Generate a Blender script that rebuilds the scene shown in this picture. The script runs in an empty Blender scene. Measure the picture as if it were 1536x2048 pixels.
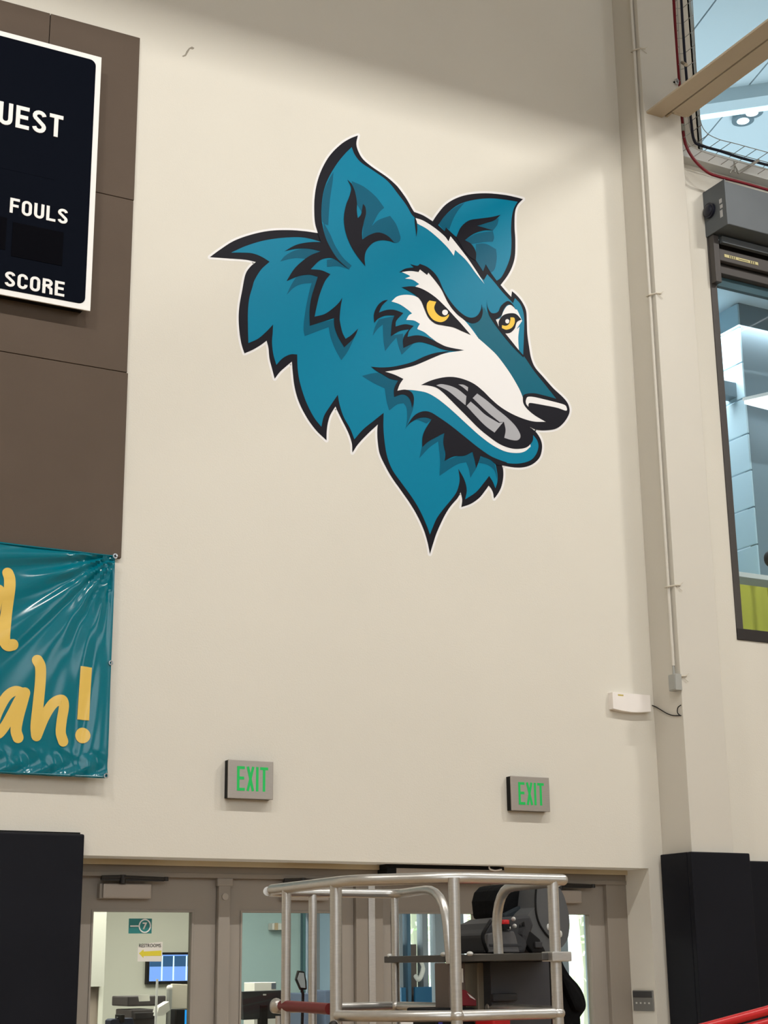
import bpy, bmesh, math, random
from mathutils import Vector, Matrix
from mathutils.geometry import tessellate_polygon

random.seed(7)
scene = bpy.context.scene
COL = scene.collection

# ------------------------------------------------------------------ camera
FPX = 3126.77
YAW, PITCH, ROLL = (math.radians(a) for a in (28.29389, 16.23954, -0.66415))
CAM = Vector((0.0, -8.6, 1.55))
FW = Vector((math.sin(YAW) * math.cos(PITCH), math.cos(YAW) * math.cos(PITCH), math.sin(PITCH)))
_r0 = Vector((math.cos(YAW), -math.sin(YAW), 0))
_u0 = _r0.cross(FW)
RT = _r0 * math.cos(ROLL) + _u0 * math.sin(ROLL)
UP = -_r0 * math.sin(ROLL) + _u0 * math.cos(ROLL)
cam = bpy.data.cameras.new('camera')
cam.sensor_fit = 'VERTICAL'
cam.sensor_height = 36.0
cam.sensor_width = 27.0
cam.lens = FPX / 2048 * 36.0
cam.clip_end = 300
co = bpy.data.objects.new('camera', cam)
COL.objects.link(co)
M3 = Matrix((RT, UP, -FW)).transposed()
co.matrix_world = Matrix.Translation(CAM) @ M3.to_4x4()
scene.camera = co

# ------------------------------------------------------------------ world, lamps, exposure
w = bpy.data.worlds.new('world')
scene.world = w
w.use_nodes = True
bg = w.node_tree.nodes['Background']
bg.inputs[0].default_value = (0.93, 0.97, 1.0, 1)
bg.inputs[1].default_value = 2.6

sun = bpy.data.lights.new('sun', 'SUN')
sun.energy = 7.0
sun.angle = math.radians(2)
so = bpy.data.objects.new('sun', sun)
so.rotation_euler = Vector((0.25, -0.75, -0.9)).to_track_quat('-Z', 'Y').to_euler()
so.location = (0, 12, 20)
COL.objects.link(so)


def area(name, loc, target, sx, sy, watts, col=(1, 0.975, 0.93)):
    l = bpy.data.lights.new(name, 'AREA')
    l.shape = 'RECTANGLE'
    l.size, l.size_y = sx, sy
    l.energy = watts
    l.color = col
    o = bpy.data.objects.new(name, l)
    o.location = loc
    o.rotation_euler = (Vector(target) - Vector(loc)).to_track_quat('-Z', 'Y').to_euler()
    COL.objects.link(o)
    return o


HIGH_BAYS = [(-2.2, -6.4, 9.9, 165), (1.9, -6.4, 9.9, 160), (6.0, -6.4, 9.9, 128), (10.1, -6.4, 9.9, 230)]

vs = scene.view_settings
vs.view_transform = 'Standard'
vs.look = 'None'
vs.gamma = 1
vs.use_curve_mapping = False
vs.exposure = 0.4
scene.cycles.use_denoising = True
scene.cycles.max_bounces = 8
scene.cycles.transparent_max_bounces = 16

# ------------------------------------------------------------------ pixel -> point on a real plane


def ray(x, y):
    return FW * FPX + RT * (x - 768) - UP * (y - 1024)


def onY(x, y, Y=0.0):
    d = ray(x, y)
    return CAM + d * ((Y - CAM.y) / d.y)


def onX(x, y, X):
    d = ray(x, y)
    return CAM + d * ((X - CAM.x) / d.x)


def onZ(x, y, Z):
    d = ray(x, y)
    return CAM + d * ((Z - CAM.z) / d.z)


# ------------------------------------------------------------------ materials


def srgb(r, g, b):
    def f(c):
        c /= 255
        return c / 12.92 if c <= 0.04045 else ((c + 0.055) / 1.055) ** 2.4
    return (f(r), f(g), f(b), 1)


def mat(name, col, rough=0.6, metal=0.0, spec=0.4, noise=0.0, nscale=4.0, bump=0.0, bscale=60.0, emit=None, estr=1.0, stretch=None):
    m = bpy.data.materials.new(name)
    m.use_nodes = True
    nt = m.node_tree
    p = nt.nodes['Principled BSDF']
    p.inputs['Base Color'].default_value = col
    p.inputs['Roughness'].default_value = rough
    p.inputs['Metallic'].default_value = metal
    p.inputs['Specular IOR Level'].default_value = spec
    tc = None
    if noise or bump:
        tc = nt.nodes.new('ShaderNodeTexCoord')
        mp = nt.nodes.new('ShaderNodeMapping')
        if stretch:
            mp.inputs['Scale'].default_value = stretch
        nt.links.new(tc.outputs['Object'], mp.inputs[0])
    if noise:
        n = nt.nodes.new('ShaderNodeTexNoise')
        n.inputs['Scale'].default_value = nscale
        n.inputs['Detail'].default_value = 5
        nt.links.new(mp.outputs[0], n.inputs['Vector'])
        r = nt.nodes.new('ShaderNodeMapRange')
        r.inputs[1].default_value = 0.3
        r.inputs[2].default_value = 0.7
        r.inputs[3].default_value = 1 - noise
        r.inputs[4].default_value = 1 + noise
        nt.links.new(n.outputs['Fac'], r.inputs[0])
        mx = nt.nodes.new('ShaderNodeVectorMath')
        mx.operation = 'SCALE'
        mx.inputs[0].default_value = col[:3]
        nt.links.new(r.outputs[0], mx.inputs['Scale'])
        nt.links.new(mx.outputs[0], p.inputs['Base Color'])
    if bump:
        n = nt.nodes.new('ShaderNodeTexNoise')
        n.inputs['Scale'].default_value = bscale
        n.inputs['Detail'].default_value = 3
        nt.links.new(mp.outputs[0], n.inputs['Vector'])
        b = nt.nodes.new('ShaderNodeBump')
        b.inputs['Strength'].default_value = bump
        b.inputs['Distance'].default_value = 0.01
        nt.links.new(n.outputs['Fac'], b.inputs['Height'])
        nt.links.new(b.outputs[0], p.inputs['Normal'])
    if emit:
        p.inputs['Emission Color'].default_value = emit
        p.inputs['Emission Strength'].default_value = estr
    return m


def glass_mat(name, tint=(0.9, 0.96, 0.95, 1), refl=0.06):
    m = bpy.data.materials.new(name)
    m.use_nodes = True
    nt = m.node_tree
    nt.nodes.clear()
    out = nt.nodes.new('ShaderNodeOutputMaterial')
    mix = nt.nodes.new('ShaderNodeMixShader')
    tr = nt.nodes.new('ShaderNodeBsdfTransparent')
    tr.inputs[0].default_value = tint
    gl = nt.nodes.new('ShaderNodeBsdfGlossy')
    gl.inputs['Roughness'].default_value = 0.02
    lw = nt.nodes.new('ShaderNodeFresnel')
    lw.inputs[0].default_value = 1.45
    mu = nt.nodes.new('ShaderNodeMath')
    mu.operation = 'MULTIPLY'
    mu.inputs[1].default_value = refl / 0.04
    nt.links.new(lw.outputs[0], mu.inputs[0])
    ge = nt.nodes.new('ShaderNodeNewGeometry')
    fr = nt.nodes.new('ShaderNodeMath')
    fr.operation = 'SUBTRACT'
    fr.inputs[0].default_value = 1.0
    fr.use_clamp = True
    nt.links.new(ge.outputs['Backfacing'], fr.inputs[1])
    mf = nt.nodes.new('ShaderNodeMath')
    mf.operation = 'MULTIPLY'
    mf.use_clamp = True
    nt.links.new(mu.outputs[0], mf.inputs[0])
    nt.links.new(fr.outputs[0], mf.inputs[1])
    nt.links.new(mf.outputs[0], mix.inputs[0])
    nt.links.new(tr.outputs[0], mix.inputs[1])
    nt.links.new(gl.outputs[0], mix.inputs[2])
    nt.links.new(mix.outputs[0], out.inputs[0])
    return m


WALL = mat('wall_paint', srgb(216, 211, 199), 0.75, spec=0.25, noise=0.012, nscale=1.5, bump=0.08, bscale=90)
COLP = mat('column_paint', srgb(204, 199, 188), 0.6, spec=0.3, noise=0.012, nscale=2.0)
PANEL = mat('acoustic_fabric', srgb(94, 82, 72), 0.9, spec=0.1, noise=0.03, nscale=3, bump=0.15, bscale=400)
NAVY = mat('scoreboard_face', srgb(8, 12, 22), 0.5, spec=0.02)
NAVY2 = mat('scoreboard_window', srgb(4, 4, 9), 0.5, spec=0.02)
WHITE = mat('white_paint', srgb(236, 234, 230), 0.5)
BLACK = mat('black_metal', srgb(16, 16, 17), 0.6, spec=0.2)
PAD = mat('black_vinyl', srgb(22, 23, 29), 0.55, spec=0.12, noise=0.12, nscale=2, bump=0.25, bscale=3)
BANNER = mat('banner_vinyl', srgb(0, 106, 122), 0.16, spec=0.4)
BYELL = mat('banner_yellow', srgb(224, 188, 94), 0.22, spec=0.3)
GROM = mat('grommet_metal', srgb(190, 195, 200), 0.3, metal=0.9)
ALU = mat('brushed_aluminium', srgb(198, 195, 190), 0.36, metal=0.85, noise=0.06, nscale=40, stretch=(1, 1, 6))
SIGNF = mat('sign_face', srgb(164, 157, 149), 0.4, metal=0.4, noise=0.04, nscale=30, stretch=(1, 1, 12))
GREEN = mat('exit_green', srgb(10, 150, 70), 0.4, emit=srgb(10, 180, 76), estr=0.28)
FRAME = mat('door_frame_paint', srgb(140, 131, 120), 0.5, spec=0.3, noise=0.02)
FRAME2 = mat('door_leaf_paint', srgb(148, 140, 130), 0.5, spec=0.3, noise=0.02)
CLOSER = mat('closer_cover', srgb(168, 158, 147), 0.45, metal=0.2)
DKMET = mat('dark_metal', srgb(48, 46, 44), 0.45, metal=0.4)
BRONZE = mat('dark_bronze', srgb(72, 68, 66), 0.5, metal=0.2)
SHUT = mat('shutter_grey', srgb(92, 97, 101), 0.5, metal=0.3, noise=0.03)
TANB = mat('tan_steel', srgb(182, 168, 146), 0.6, noise=0.02)
OFFW = mat('offwhite_plastic', srgb(238, 232, 226), 0.45)
GREYP = mat('grey_box', srgb(160, 160, 154), 0.5)
REDP = mat('red_pipe', srgb(120, 20, 34), 0.4)
NAVC = mat('navy_cable', srgb(24, 26, 44), 0.5)
WIRE = mat('galvanised_wire', srgb(172, 172, 166), 0.45, metal=0.4)
GLASS = glass_mat('door_glass', (0.92, 0.95, 0.93, 1), 0.05)
GLASSW = glass_mat('window_glass', (0.90, 0.95, 0.965, 1), 0.06)
LWALL = mat('lobby_paint', srgb(226, 223, 208), 0.7)
TEALG = mat('lobby_teal', srgb(154, 178, 178), 0.5)
UCEIL = mat('ceiling_panel', srgb(200, 213, 219), 0.7)
UWALL = mat('upper_wall', srgb(150, 172, 182), 0.7)
UGREY = mat('upper_grey', srgb(122, 140, 150), 0.7)
YELG = mat('yellow_green', srgb(214, 204, 72), 0.6)
RED = mat('red_enamel', srgb(196, 30, 34), 0.35)
DRED = mat('dark_red', srgb(112, 34, 34), 0.45)
CHAR = mat('charcoal_shell', srgb(84, 85, 86), 0.55, spec=0.3)
BCLOTH = mat('black_cloth', srgb(18, 18, 19), 0.9, spec=0.1, bump=0.3, bscale=40)
GREYD = mat('dark_grey_plastic', srgb(54, 54, 56), 0.6, spec=0.3)
LEAF = mat('leaf_green', srgb(120, 170, 80), 0.6)
BARK = mat('bark', srgb(170, 164, 150), 0.9)
PAVE = mat('pavement', srgb(225, 225, 220), 0.9)
FLOOR = mat('maple_floor', srgb(176, 150, 116), 0.35, noise=0.1, nscale=6, stretch=(1, 12, 1))
TV = mat('tv_screen', srgb(60, 90, 150), 0.3, emit=srgb(120, 160, 235), estr=0.95)
TVW = mat('tv_text', srgb(200, 220, 240), 0.3, emit=srgb(190, 225, 250), estr=1.0)
TVD = mat('tv_band', srgb(30, 60, 90), 0.3, emit=srgb(40, 80, 120), estr=0.8)
BLUE = mat('blue_screen', srgb(20, 130, 210), 0.4, emit=srgb(20, 140, 220), estr=0.8)
SIGNT = mat('sign_teal', srgb(40, 124, 122), 0.5)
SIGNY = mat('sign_yellow', srgb(222, 206, 60), 0.5)
PAPER = mat('paper', srgb(228, 224, 214), 0.7)
LAMP = mat('lamp_glow', srgb(255, 255, 255), 0.4, emit=(1, 1, 1, 1), estr=2.5)
SILV = mat('silver_strip', srgb(205, 205, 200), 0.5, metal=0.2)
LABELY = mat('label_strip', srgb(190, 180, 130), 0.6)
PARTN = mat('partition_fabric', srgb(214, 204, 186), 0.8)
# wolf paint
WTEAL = mat('decal_teal', srgb(0, 120, 152), 0.36, spec=0.08)
WDTEAL = mat('decal_dark_teal', srgb(0, 86, 112), 0.36, spec=0.08)
WSNOUT = mat('decal_snout_teal', srgb(0, 94, 116), 0.36, spec=0.08)
WDARK = mat('decal_black', srgb(27, 26, 33), 0.4, spec=0.06)
WWHITE = mat('decal_white', srgb(232, 230, 229), 0.42, spec=0.16)
WGREY = mat('decal_grey', srgb(167, 167, 172), 0.42, spec=0.16)
WYEL = mat('decal_yellow', srgb(234, 192, 66), 0.42, spec=0.16)

# ------------------------------------------------------------------ mesh helpers


class MB:
    def __init__(self):
        self.v, self.f = [], []

    def box(self, x0, x1, y0, y1, z0, z1):
        b = len(self.v)
        self.v += [(x, y, z) for z in (z0, z1) for y in (y0, y1) for x in (x0, x1)]
        self.f += [tuple(b + i for i in q) for q in ((0, 2, 3, 1), (4, 5, 7, 6), (0, 1, 5, 4), (2, 6, 7, 3), (0, 4, 6, 2), (1, 3, 7, 5))]
        return self

    def tube(self, pts, r, n=12, caps=True):
        pts = [Vector(p) for p in pts]
        rs = r if isinstance(r, (list, tuple)) else [r] * len(pts)
        b = len(self.v)
        t0 = (pts[1] - pts[0]).normalized()
        nrm = t0.orthogonal().normalized()
        for i, p in enumerate(pts):
            if i == 0:
                t = t0
            elif i == len(pts) - 1:
                t = (pts[i] - pts[i - 1]).normalized()
            else:
                t = ((pts[i + 1] - p).normalized() + (p - pts[i - 1]).normalized()).normalized()
            nrm = (nrm - t * nrm.dot(t)).normalized()
            bn = t.cross(nrm)
            for k in range(n):
                a = 2 * math.pi * k / n
                self.v.append(tuple(p + (nrm * math.cos(a) + bn * math.sin(a)) * rs[i]))
        for i in range(len(pts) - 1):
            for k in range(n):
                k2 = (k + 1) % n
                self.f.append((b + i * n + k, b + i * n + k2, b + (i + 1) * n + k2, b + (i + 1) * n + k))
        if caps:
            self.f.append(tuple(b + k for k in reversed(range(n))))
            e = b + (len(pts) - 1) * n
            self.f.append(tuple(e + k for k in range(n)))
        return self

    def ball(self, c, rx, ry, rz, nu=14, nv=9):
        c = Vector(c)
        b = len(self.v)
        for j in range(nv + 1):
            th = math.pi * j / nv
            for i in range(nu):
                ph = 2 * math.pi * i / nu
                self.v.append((c.x + rx * math.sin(th) * math.cos(ph), c.y + ry * math.sin(th) * math.sin(ph), c.z + rz * math.cos(th)))
        for j in range(nv):
            for i in range(nu):
                i2 = (i + 1) % nu
                self.f.append((b + j * nu + i, b + (j + 1) * nu + i, b + (j + 1) * nu + i2, b + j * nu + i2))
        return self

    def prism(self, poly, dvec):
        """a closed outline of 3D points swept by dvec"""
        poly = [Vector(p) for p in poly]
        tris = tessellate_polygon([poly])
        b, n = len(self.v), len(poly)
        self.v += [tuple(p) for p in poly] + [tuple(p + Vector(dvec)) for p in poly]
        for t in tris:
            self.f.append((b + t[0], b + t[1], b + t[2]))
            self.f.append((b + n + t[2], b + n + t[1], b + n + t[0]))
        for i in range(n):
            j = (i + 1) % n
            self.f.append((b + i, b + j, b + n + j, b + n + i))
        return self

    def sheet(self, poly):
        poly = [Vector(p) for p in poly]
        b = len(self.v)
        self.v += [tuple(p) for p in poly]
        for t in tessellate_polygon([poly]):
            self.f.append((b + t[0], b + t[1], b + t[2]))
        return self

    def build(self, name, m, parent=None, bevel=0.0, smooth=False, segs=2, subsurf=0):
        me = bpy.data.meshes.new(name)
        me.from_pydata(self.v, [], self.f)
        bm = bmesh.new()
        bm.from_mesh(me)
        bmesh.ops.remove_doubles(bm, verts=bm.verts, dist=1e-6)
        bmesh.ops.recalc_face_normals(bm, faces=bm.faces)
        if bevel:
            es = [e for e in bm.edges if len(e.link_faces) == 2 and e.calc_face_angle(0) > 0.6]
            bmesh.ops.bevel(bm, geom=es, offset=bevel, segments=segs, affect='EDGES', profile=0.6, clamp_overlap=True)
        if smooth:
            for f in bm.faces:
                f.smooth = True
            for e in bm.edges:
                if len(e.link_faces) == 2 and e.calc_face_angle(0) > 0.7:
                    e.smooth = False
        bm.to_mesh(me)
        bm.free()
        me.materials.append(m)
        o = bpy.data.objects.new(name, me)
        COL.objects.link(o)
        if parent is not None:
            o.parent = parent
        if subsurf:
            s = o.modifiers.new('s', 'SUBSURF')
            s.levels = s.render_levels = subsurf
        return o


def root(name, label, cat, group=None, kind=None):
    o = bpy.data.objects.new(name, None)
    COL.objects.link(o)
    return tag(o, label, cat, group, kind)


def tag(o, label, cat, group=None, kind=None):
    o['label'] = label
    o['category'] = cat
    if group:
        o['group'] = group
    if kind:
        o['kind'] = kind
    return o


def struct(o, label, cat):
    return tag(o, label, cat, kind='structure')


def sroot(name, label, cat):
    return root(name, label, cat, kind='structure')


def B(name, m, parent, x0, x1, y0, y1, z0, z1, bevel=0.0):
    return MB().box(x0, x1, y0, y1, z0, z1).build(name, m, parent, bevel)


def catmull(pts, n=7):
    out = []
    for i in range(len(pts) - 1):
        p0 = pts[i - 1] if i > 0 else pts[i] * 2 - pts[i + 1]
        p1, p2 = pts[i], pts[i + 1]
        p3 = pts[i + 2] if i + 2 < len(pts) else p2 * 2 - p1
        for k in range(n):
            t = k / n
            out.append(0.5 * ((2 * p1) + (p2 - p0) * t + (2 * p0 - 5 * p1 + 4 * p2 - p3) * t * t + (3 * p1 - p0 - 3 * p2 + p3) * t ** 3))
    out.append(pts[-1])
    return out


def smooth_path(pts, n=7):
    return catmull([Vector(p) for p in pts], n)


def text_mesh(txt, bold=0.0):
    c = bpy.data.curves.new('lettering', 'FONT')
    c.body = txt
    c.size = 1
    c.offset = bold
    c.resolution_u = 3
    o = bpy.data.objects.new('lettering_source', c)
    COL.objects.link(o)
    dg = bpy.context.evaluated_depsgraph_get()
    me = bpy.data.meshes.new_from_object(o.evaluated_get(dg))
    bpy.data.objects.remove(o)
    bpy.data.curves.remove(c)
    return me


def text(name, txt, m, parent, x0, x1, z0, z1, y, bold=0.0, depth=0.004, fit=None, shear=0.0):
    """flat lettering facing -Y, its ink filling x0..x1, z0..z1; with fit, the LAST len(fit) letters fill that box"""
    me = text_mesh(txt, bold)
    me2 = text_mesh(fit, bold) if fit else me
    xs = [v.co.x for v in me2.vertices]
    zs = [v.co.y for v in me2.vertices]
    sx, sz = (x1 - x0) / (max(xs) - min(xs)), (z1 - z0) / (max(zs) - min(zs))
    mx, mz = max(v.co.x for v in me.vertices), min(zs)
    bm = bmesh.new()
    bm.from_mesh(me)
    for v in bm.verts:
        X = x1 + (v.co.x - mx) * sx
        Z = z0 + (v.co.y - mz) * sz
        v.co = (X + shear * (Z - z0), y, Z)
    r = bmesh.ops.extrude_face_region(bm, geom=list(bm.faces))
    for v in r['geom']:
        if isinstance(v, bmesh.types.BMVert):
            v.co.y += depth
    bmesh.ops.recalc_face_normals(bm, faces=bm.faces)
    bm.to_mesh(me)
    bm.free()
    me.materials.append(m)
    o = bpy.data.objects.new(name, me)
    COL.objects.link(o)
    o.parent = parent
    return o




def _arc(cx, cy, rx, ry, a0, a1, n=8):
    return [(cx + rx * math.cos(math.radians(a0 + (a1 - a0) * k / n)), cy + ry * math.sin(math.radians(a0 + (a1 - a0) * k / n))) for k in range(n + 1)]


def block(name, txt, m, parent, x0, x1, z0, z1, y, depth=0.004, sw=0.17, gap=0.13, lw=0.56, fit=None):
    """bold block capitals built from strokes: letter height 1, stroke width sw; with fit, only the LAST fit letters fill x0..x1"""
    h = sw / 2
    L_, T_, R_ = h, 1 - h, lw - h
    G = {
        'E': ([[(L_, 0), (L_, 1)], [(0, T_), (lw * .95, T_)], [(0, .52), (lw * .88, .52)], [(0, h), (lw * .97, h)]], lw * .97),
        'F': ([[(L_, 0), (L_, 1)], [(0, T_), (lw * .95, T_)], [(0, .50), (lw * .85, .50)]], lw * .95),
        'L': ([[(L_, 0), (L_, 1)], [(0, h), (lw * .93, h)]], lw * .93),
        'T': ([[(lw / 2, 0), (lw / 2, 1)], [(0, T_), (lw, T_)]], lw),
        'I': ([[(L_, 0), (L_, 1)]], sw),
        'X': ([[(h * 1.05, 0), (lw - h * 1.05, 1)], [(h * 1.05, 1), (lw - h * 1.05, 0)]], lw),
        'U': ([[(L_, 1)] + _arc(lw / 2, lw / 2, lw / 2 - h, lw / 2 - h, 180, 360) + [(R_, 1)]], lw),
        'O': ([_arc(lw / 2, 1 - lw / 2, lw / 2 - h, lw / 2 - h, 0, 180) + _arc(lw / 2, lw / 2, lw / 2 - h, lw / 2 - h, 180, 360) + [(R_, 1 - lw / 2)]], lw),
        'C': ([_arc(lw / 2, 1 - lw / 2, lw / 2 - h, lw / 2 - h, -12, 180) + _arc(lw / 2, lw / 2, lw / 2 - h, lw / 2 - h, 180, 372)], lw),
        'G': ([_arc(lw / 2, 1 - lw / 2, lw / 2 - h, lw / 2 - h, -5, 180) + _arc(lw / 2, lw / 2, lw / 2 - h, lw / 2 - h, 180, 350), [(R_, 0), (R_, .5)], [(lw * .5, .46), (lw, .46)]], lw),
        'S': ([_arc(lw / 2, .745, lw / 2 - h, .255 - h, 5, 240, 10) + _arc(lw / 2, .265, lw / 2 - h, .265 - h, 58, -175, 10)], lw),
        'R': ([[(L_, 0), (L_, 1)], [(0, T_), (lw * .5, T_)] + _arc(lw * .55, .745, lw * .45 - h, .255 - h, 90, -90, 8) + [(0, .49)], [(lw * .55, .49), (R_, .36), (R_ + .01, 0)]], lw),
    }
    pos, x = [], 0.0
    for ch in txt:
        pos.append(x)
        x += G[ch][1] + gap
    total = x - gap
    base = pos[-fit] if fit else 0.0
    sx, sz = (x1 - x0) / (total - base), z1 - z0
    for k, (ch, px_) in enumerate(zip(txt, pos)):
        mb = MB()
        for si_, st_ in enumerate(G[ch][0]):
            P = [Vector(p) for p in st_]
            n_ = len(P)
            for i in range(n_):
                t0 = (P[i] - P[i - 1]).normalized() if i else (P[1] - P[0]).normalized()
                t1 = (P[i + 1] - P[i]).normalized() if i < n_ - 1 else t0
                t = (t0 + t1).normalized()
                nn = Vector((-t.y, t.x)) * (h / max(0.6, t.dot(t1)))
                for q in (P[i] + nn, P[i] - nn):
                    for dy in (0, depth):
                        mb.v.append((x0 + (px_ - base + q.x) * sx, y + dy - si_ * 0.0004, z0 + q.y * sz))
            b = len(mb.v) - 4 * n_
            for i in range(n_ - 1):
                a, c_ = b + 4 * i, b + 4 * i + 4
                mb.f += [(a, a + 2, c_ + 2, c_), (a + 1, c_ + 1, c_ + 3, a + 3), (a, c_, c_ + 1, a + 1), (a + 2, a + 3, c_ + 3, c_ + 2)]
            e = b + 4 * (n_ - 1)
            mb.f += [(b, b + 1, b + 3, b + 2), (e, e + 2, e + 3, e + 1)]
        me_ = mb.build(name, m, parent)


# ------------------------------------------------------------------ the room
GX0, GX1, GY = -9.0, 15.0, -17.0
fl = B('floor', FLOOR, None, GX0, GX1, GY, 0.0, -0.1, 0.0)
struct(fl, 'maple sports floor of the gym', 'floor')
GWALL = mat('gym_wall_paint', srgb(214, 208, 196), 0.8)
t = B('ceiling', mat('gym_deck', srgb(200, 198, 194), 0.8), None, GX0, GX1, GY - 0.2, 0.26, 10.62, 10.8)
struct(t, 'pale roof deck over the gym', 'ceiling')
t = B('wall_left', GWALL, None, GX0 - 0.2, GX0, GY, 0, 0, 10.6)
struct(t, 'far left wall of the gym', 'wall')
t = B('wall_right', GWALL, None, GX1, GX1 + 0.2, GY, 0, 0, 10.6)
struct(t, 'far right wall of the gym', 'wall')
t = MB().box(GX0, GX1, GY - 0.2, GY, 0, 3.4).box(GX0, GX1, GY - 0.2, GY, 9.6, 10.6).box(GX0, -7, GY - 0.2, GY, 3.4, 9.6).box(13, GX1, GY - 0.2, GY, 3.4, 9.6)  # unseen wall, its tall openings added to let daylight into the gym
for xa, xb in ((-3.3, -2.9), (0.6, 1.0), (4.3, 9.6)):  # solid bays, the wide one keeps the openings out of the banner's reflection
    t.box(xa, xb, GY - 0.2, GY, 3.4, 9.6)
t = t.build('wall_back', GWALL)
struct(t, 'back wall of the gym with tall openings added to let daylight in', 'wall')

OPL, OPR, OPZ = 2.60, 6.605, 2.166          # door opening
W1L, W1R, W1B, W1T = 7.52, 10.2, 3.80, 7.39  # big interior window
W2L, W2R, W2B, W2T = 7.50, 10.2, 7.72, 10.0  # clerestory window
WT = 0.26
wallm = MB()
wallm.box(GX0, OPL, 0, WT, 0, 10.6)
wallm.box(OPL, OPR, 0, WT, OPZ, 10.6)
wallm.box(OPR, W1L, 0, WT, 0, 10.6)
wallm.box(W1L, W1R, 0, WT, 0, W1B)
wallm.box(W1L, W1R, 0, WT, W1T, W2B)
wallm.box(W1L, W1R, 0, WT, W2T, 10.6)
wallm.box(W1R, GX1, 0, WT, 0, 10.6)
wall = wallm.build('wall_front', WALL)
struct(wall, 'cream painted gym wall carrying the emblem above the doors', 'wall')
SCUFF = mat('scuff', srgb(150, 142, 128), 0.8)
sp = [onY(x, y, -0.0006) for x, y in ((364, 112), (370, 109), (373, 102), (378, 96), (384, 93), (389, 96), (386, 99), (380, 98), (376, 105), (372, 112), (366, 114))]
MB().sheet(sp).build('scuff_mark', SCUFF, wall)
for pts in (((1312, 1034), (1317, 1029), (1320, 1030), (1314, 1036)), ((1314, 1044), (1319, 1043), (1322, 1049), (1316, 1047))):
    MB().sheet([onY(x, y, -0.0006) for x, y in pts]).build('scuff_mark', SCUFF, wall)

# column
CX0, CX1, CY = 6.73, 7.082, -0.31
c = MB().box(CX0, CX1, CY, 0, 0, 10.6).build('column', COLP, None, 0.004)
struct(c, 'cream boxed steel column standing out from the gym wall', 'column')

# ledge between the two windows
t = MB().box(CX1, 13, -0.10, 0, 7.595, 7.695).build('trim_1', mat('ledge_paint', srgb(206, 208, 206), 0.5), None, 0.003)
struct(t, 'pale horizontal steel ledge between shutter box and upper window', 'ledge')

# ------------------------------------------------------------------ windows
win = sroot('window_1', 'large dark framed interior window under the shutter box', 'window')
m = MB()
m.box(W1L, W1L + 0.06, -0.01, 0.12, W1B, W1T)
m.box(W1R - 0.06, W1R, -0.01, 0.12, W1B, W1T)
m.build('window_frame', BRONZE, win, 0.004)
B('window_sill', mat('sill_bronze', srgb(46, 42, 41), 0.5, metal=0.2), win, W1L, W1R, -0.012, 0.13, W1B, W1B + 0.085, 0.005)
B('head_rail', BRONZE, win, W1L + 0.06, W1R - 0.06, 0.0, 0.12, 6.72, 6.80, 0.004)
B('shade_rail', mat('shade_teal', srgb(72, 96, 104), 0.6), win, W1L + 0.06, W1R - 0.06, 0.06, 0.10, 6.64, 6.72, 0.003)
B('gap_backing', DKMET, win, W1L + 0.06, W1R - 0.06, 0.0, 0.012, 6.79, 7.0)  # dark backing added to make the gap under the hood black
B('pane', GLASSW, win, W1L + 0.06, W1R - 0.06, 0.05, 0.056, W1B + 0.085, 6.72)

win2 = sroot('window_2', 'grey framed clerestory window above the pale ledge', 'window')
m = MB()
m.box(W2L, W2L + 0.05, 0.0, 0.1, W2B, W2T)
m.box(W2L + 0.05, W2R, 0.0, 0.1, W2B, W2B + 0.05)
m.box(W2L + 0.05, W2R, 0.0, 0.1, W2T - 0.05, W2T)
m.build('window_frame', mat('frame_grey', srgb(168, 176, 178), 0.5, metal=0.2), win2, 0.003)
B('pane', GLASSW, win2, W2L + 0.05, W2R, 0.05, 0.056, W2B + 0.05, W2T - 0.05)

# shutter over window 1
sh = root('roller_shutter', 'grey rolling shutter coil box mounted over the big interior window', 'shutter')
B('coil_box', SHUT, sh, W1L, W1R + 0.1, -0.25, 0.0, 7.005, 7.37, 0.006)
fb = onX(1457, 446, W1L)
B('end_flange', SHUT, sh, W1L - 0.008, W1L + 0.004, -0.26, 0.0, 6.995, 7.38, 0.003)
m = MB()
pc = onX(1418, 422, W1L - 0.01)
m.tube([(W1L - 0.03, -0.075, 7.19), (W1L - 0.005, -0.075, 7.19)], 0.062, 20)
m.ball((W1L - 0.03, -0.075, 7.19), 0.02, 0.05, 0.05)
m.build('axle_cap', mat('axle_black', srgb(22, 24, 38), 0.4), sh, 0, True)
for z0, z1, y0, y1 in ((7.20, 7.235, -0.215, -0.185), (7.155, 7.185, -0.22, -0.19), (7.08, 7.14, -0.215, -0.185)):
    B('sticker', mat('sticker_grey', srgb(176, 176, 176), 0.6), sh, W1L - 0.0095, W1L - 0.008, y0, y1, z0, z1)
B('hood_lip', SHUT, sh, W1L + 0.07, W1R, -0.10, -0.06, 6.93, 6.985, 0.004)
B('guide_rail', BRONZE, sh, W1L + 0.005, W1L + 0.06, -0.07, -0.01, 6.60, 6.995, 0.004)
B('bottom_bar', BRONZE, sh, W1L + 0.06, W1R, -0.05, -0.01, 6.80, 6.90, 0.006)
lab = MB().box(W1L + 0.12, W1L + 0.46, -0.0535, -0.05, 6.835, 6.86).build('label_strip', LABELY, sh)
for k in range(4):
    B('label_text', DKMET, lab, W1L + 0.17 + k * 0.018, W1L + 0.177 + k * 0.018, -0.0545, -0.0535, 6.837, 6.857)
B('label_text', DKMET, lab, W1L + 0.26, W1L + 0.36, -0.0545, -0.0535, 6.844, 6.848)
for k in range(3):
    B('label_text', DKMET, lab, W1L + 0.38 + k * 0.02, W1L + 0.388 + k * 0.02, -0.0545, -0.0535, 6.837, 6.857)

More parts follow.
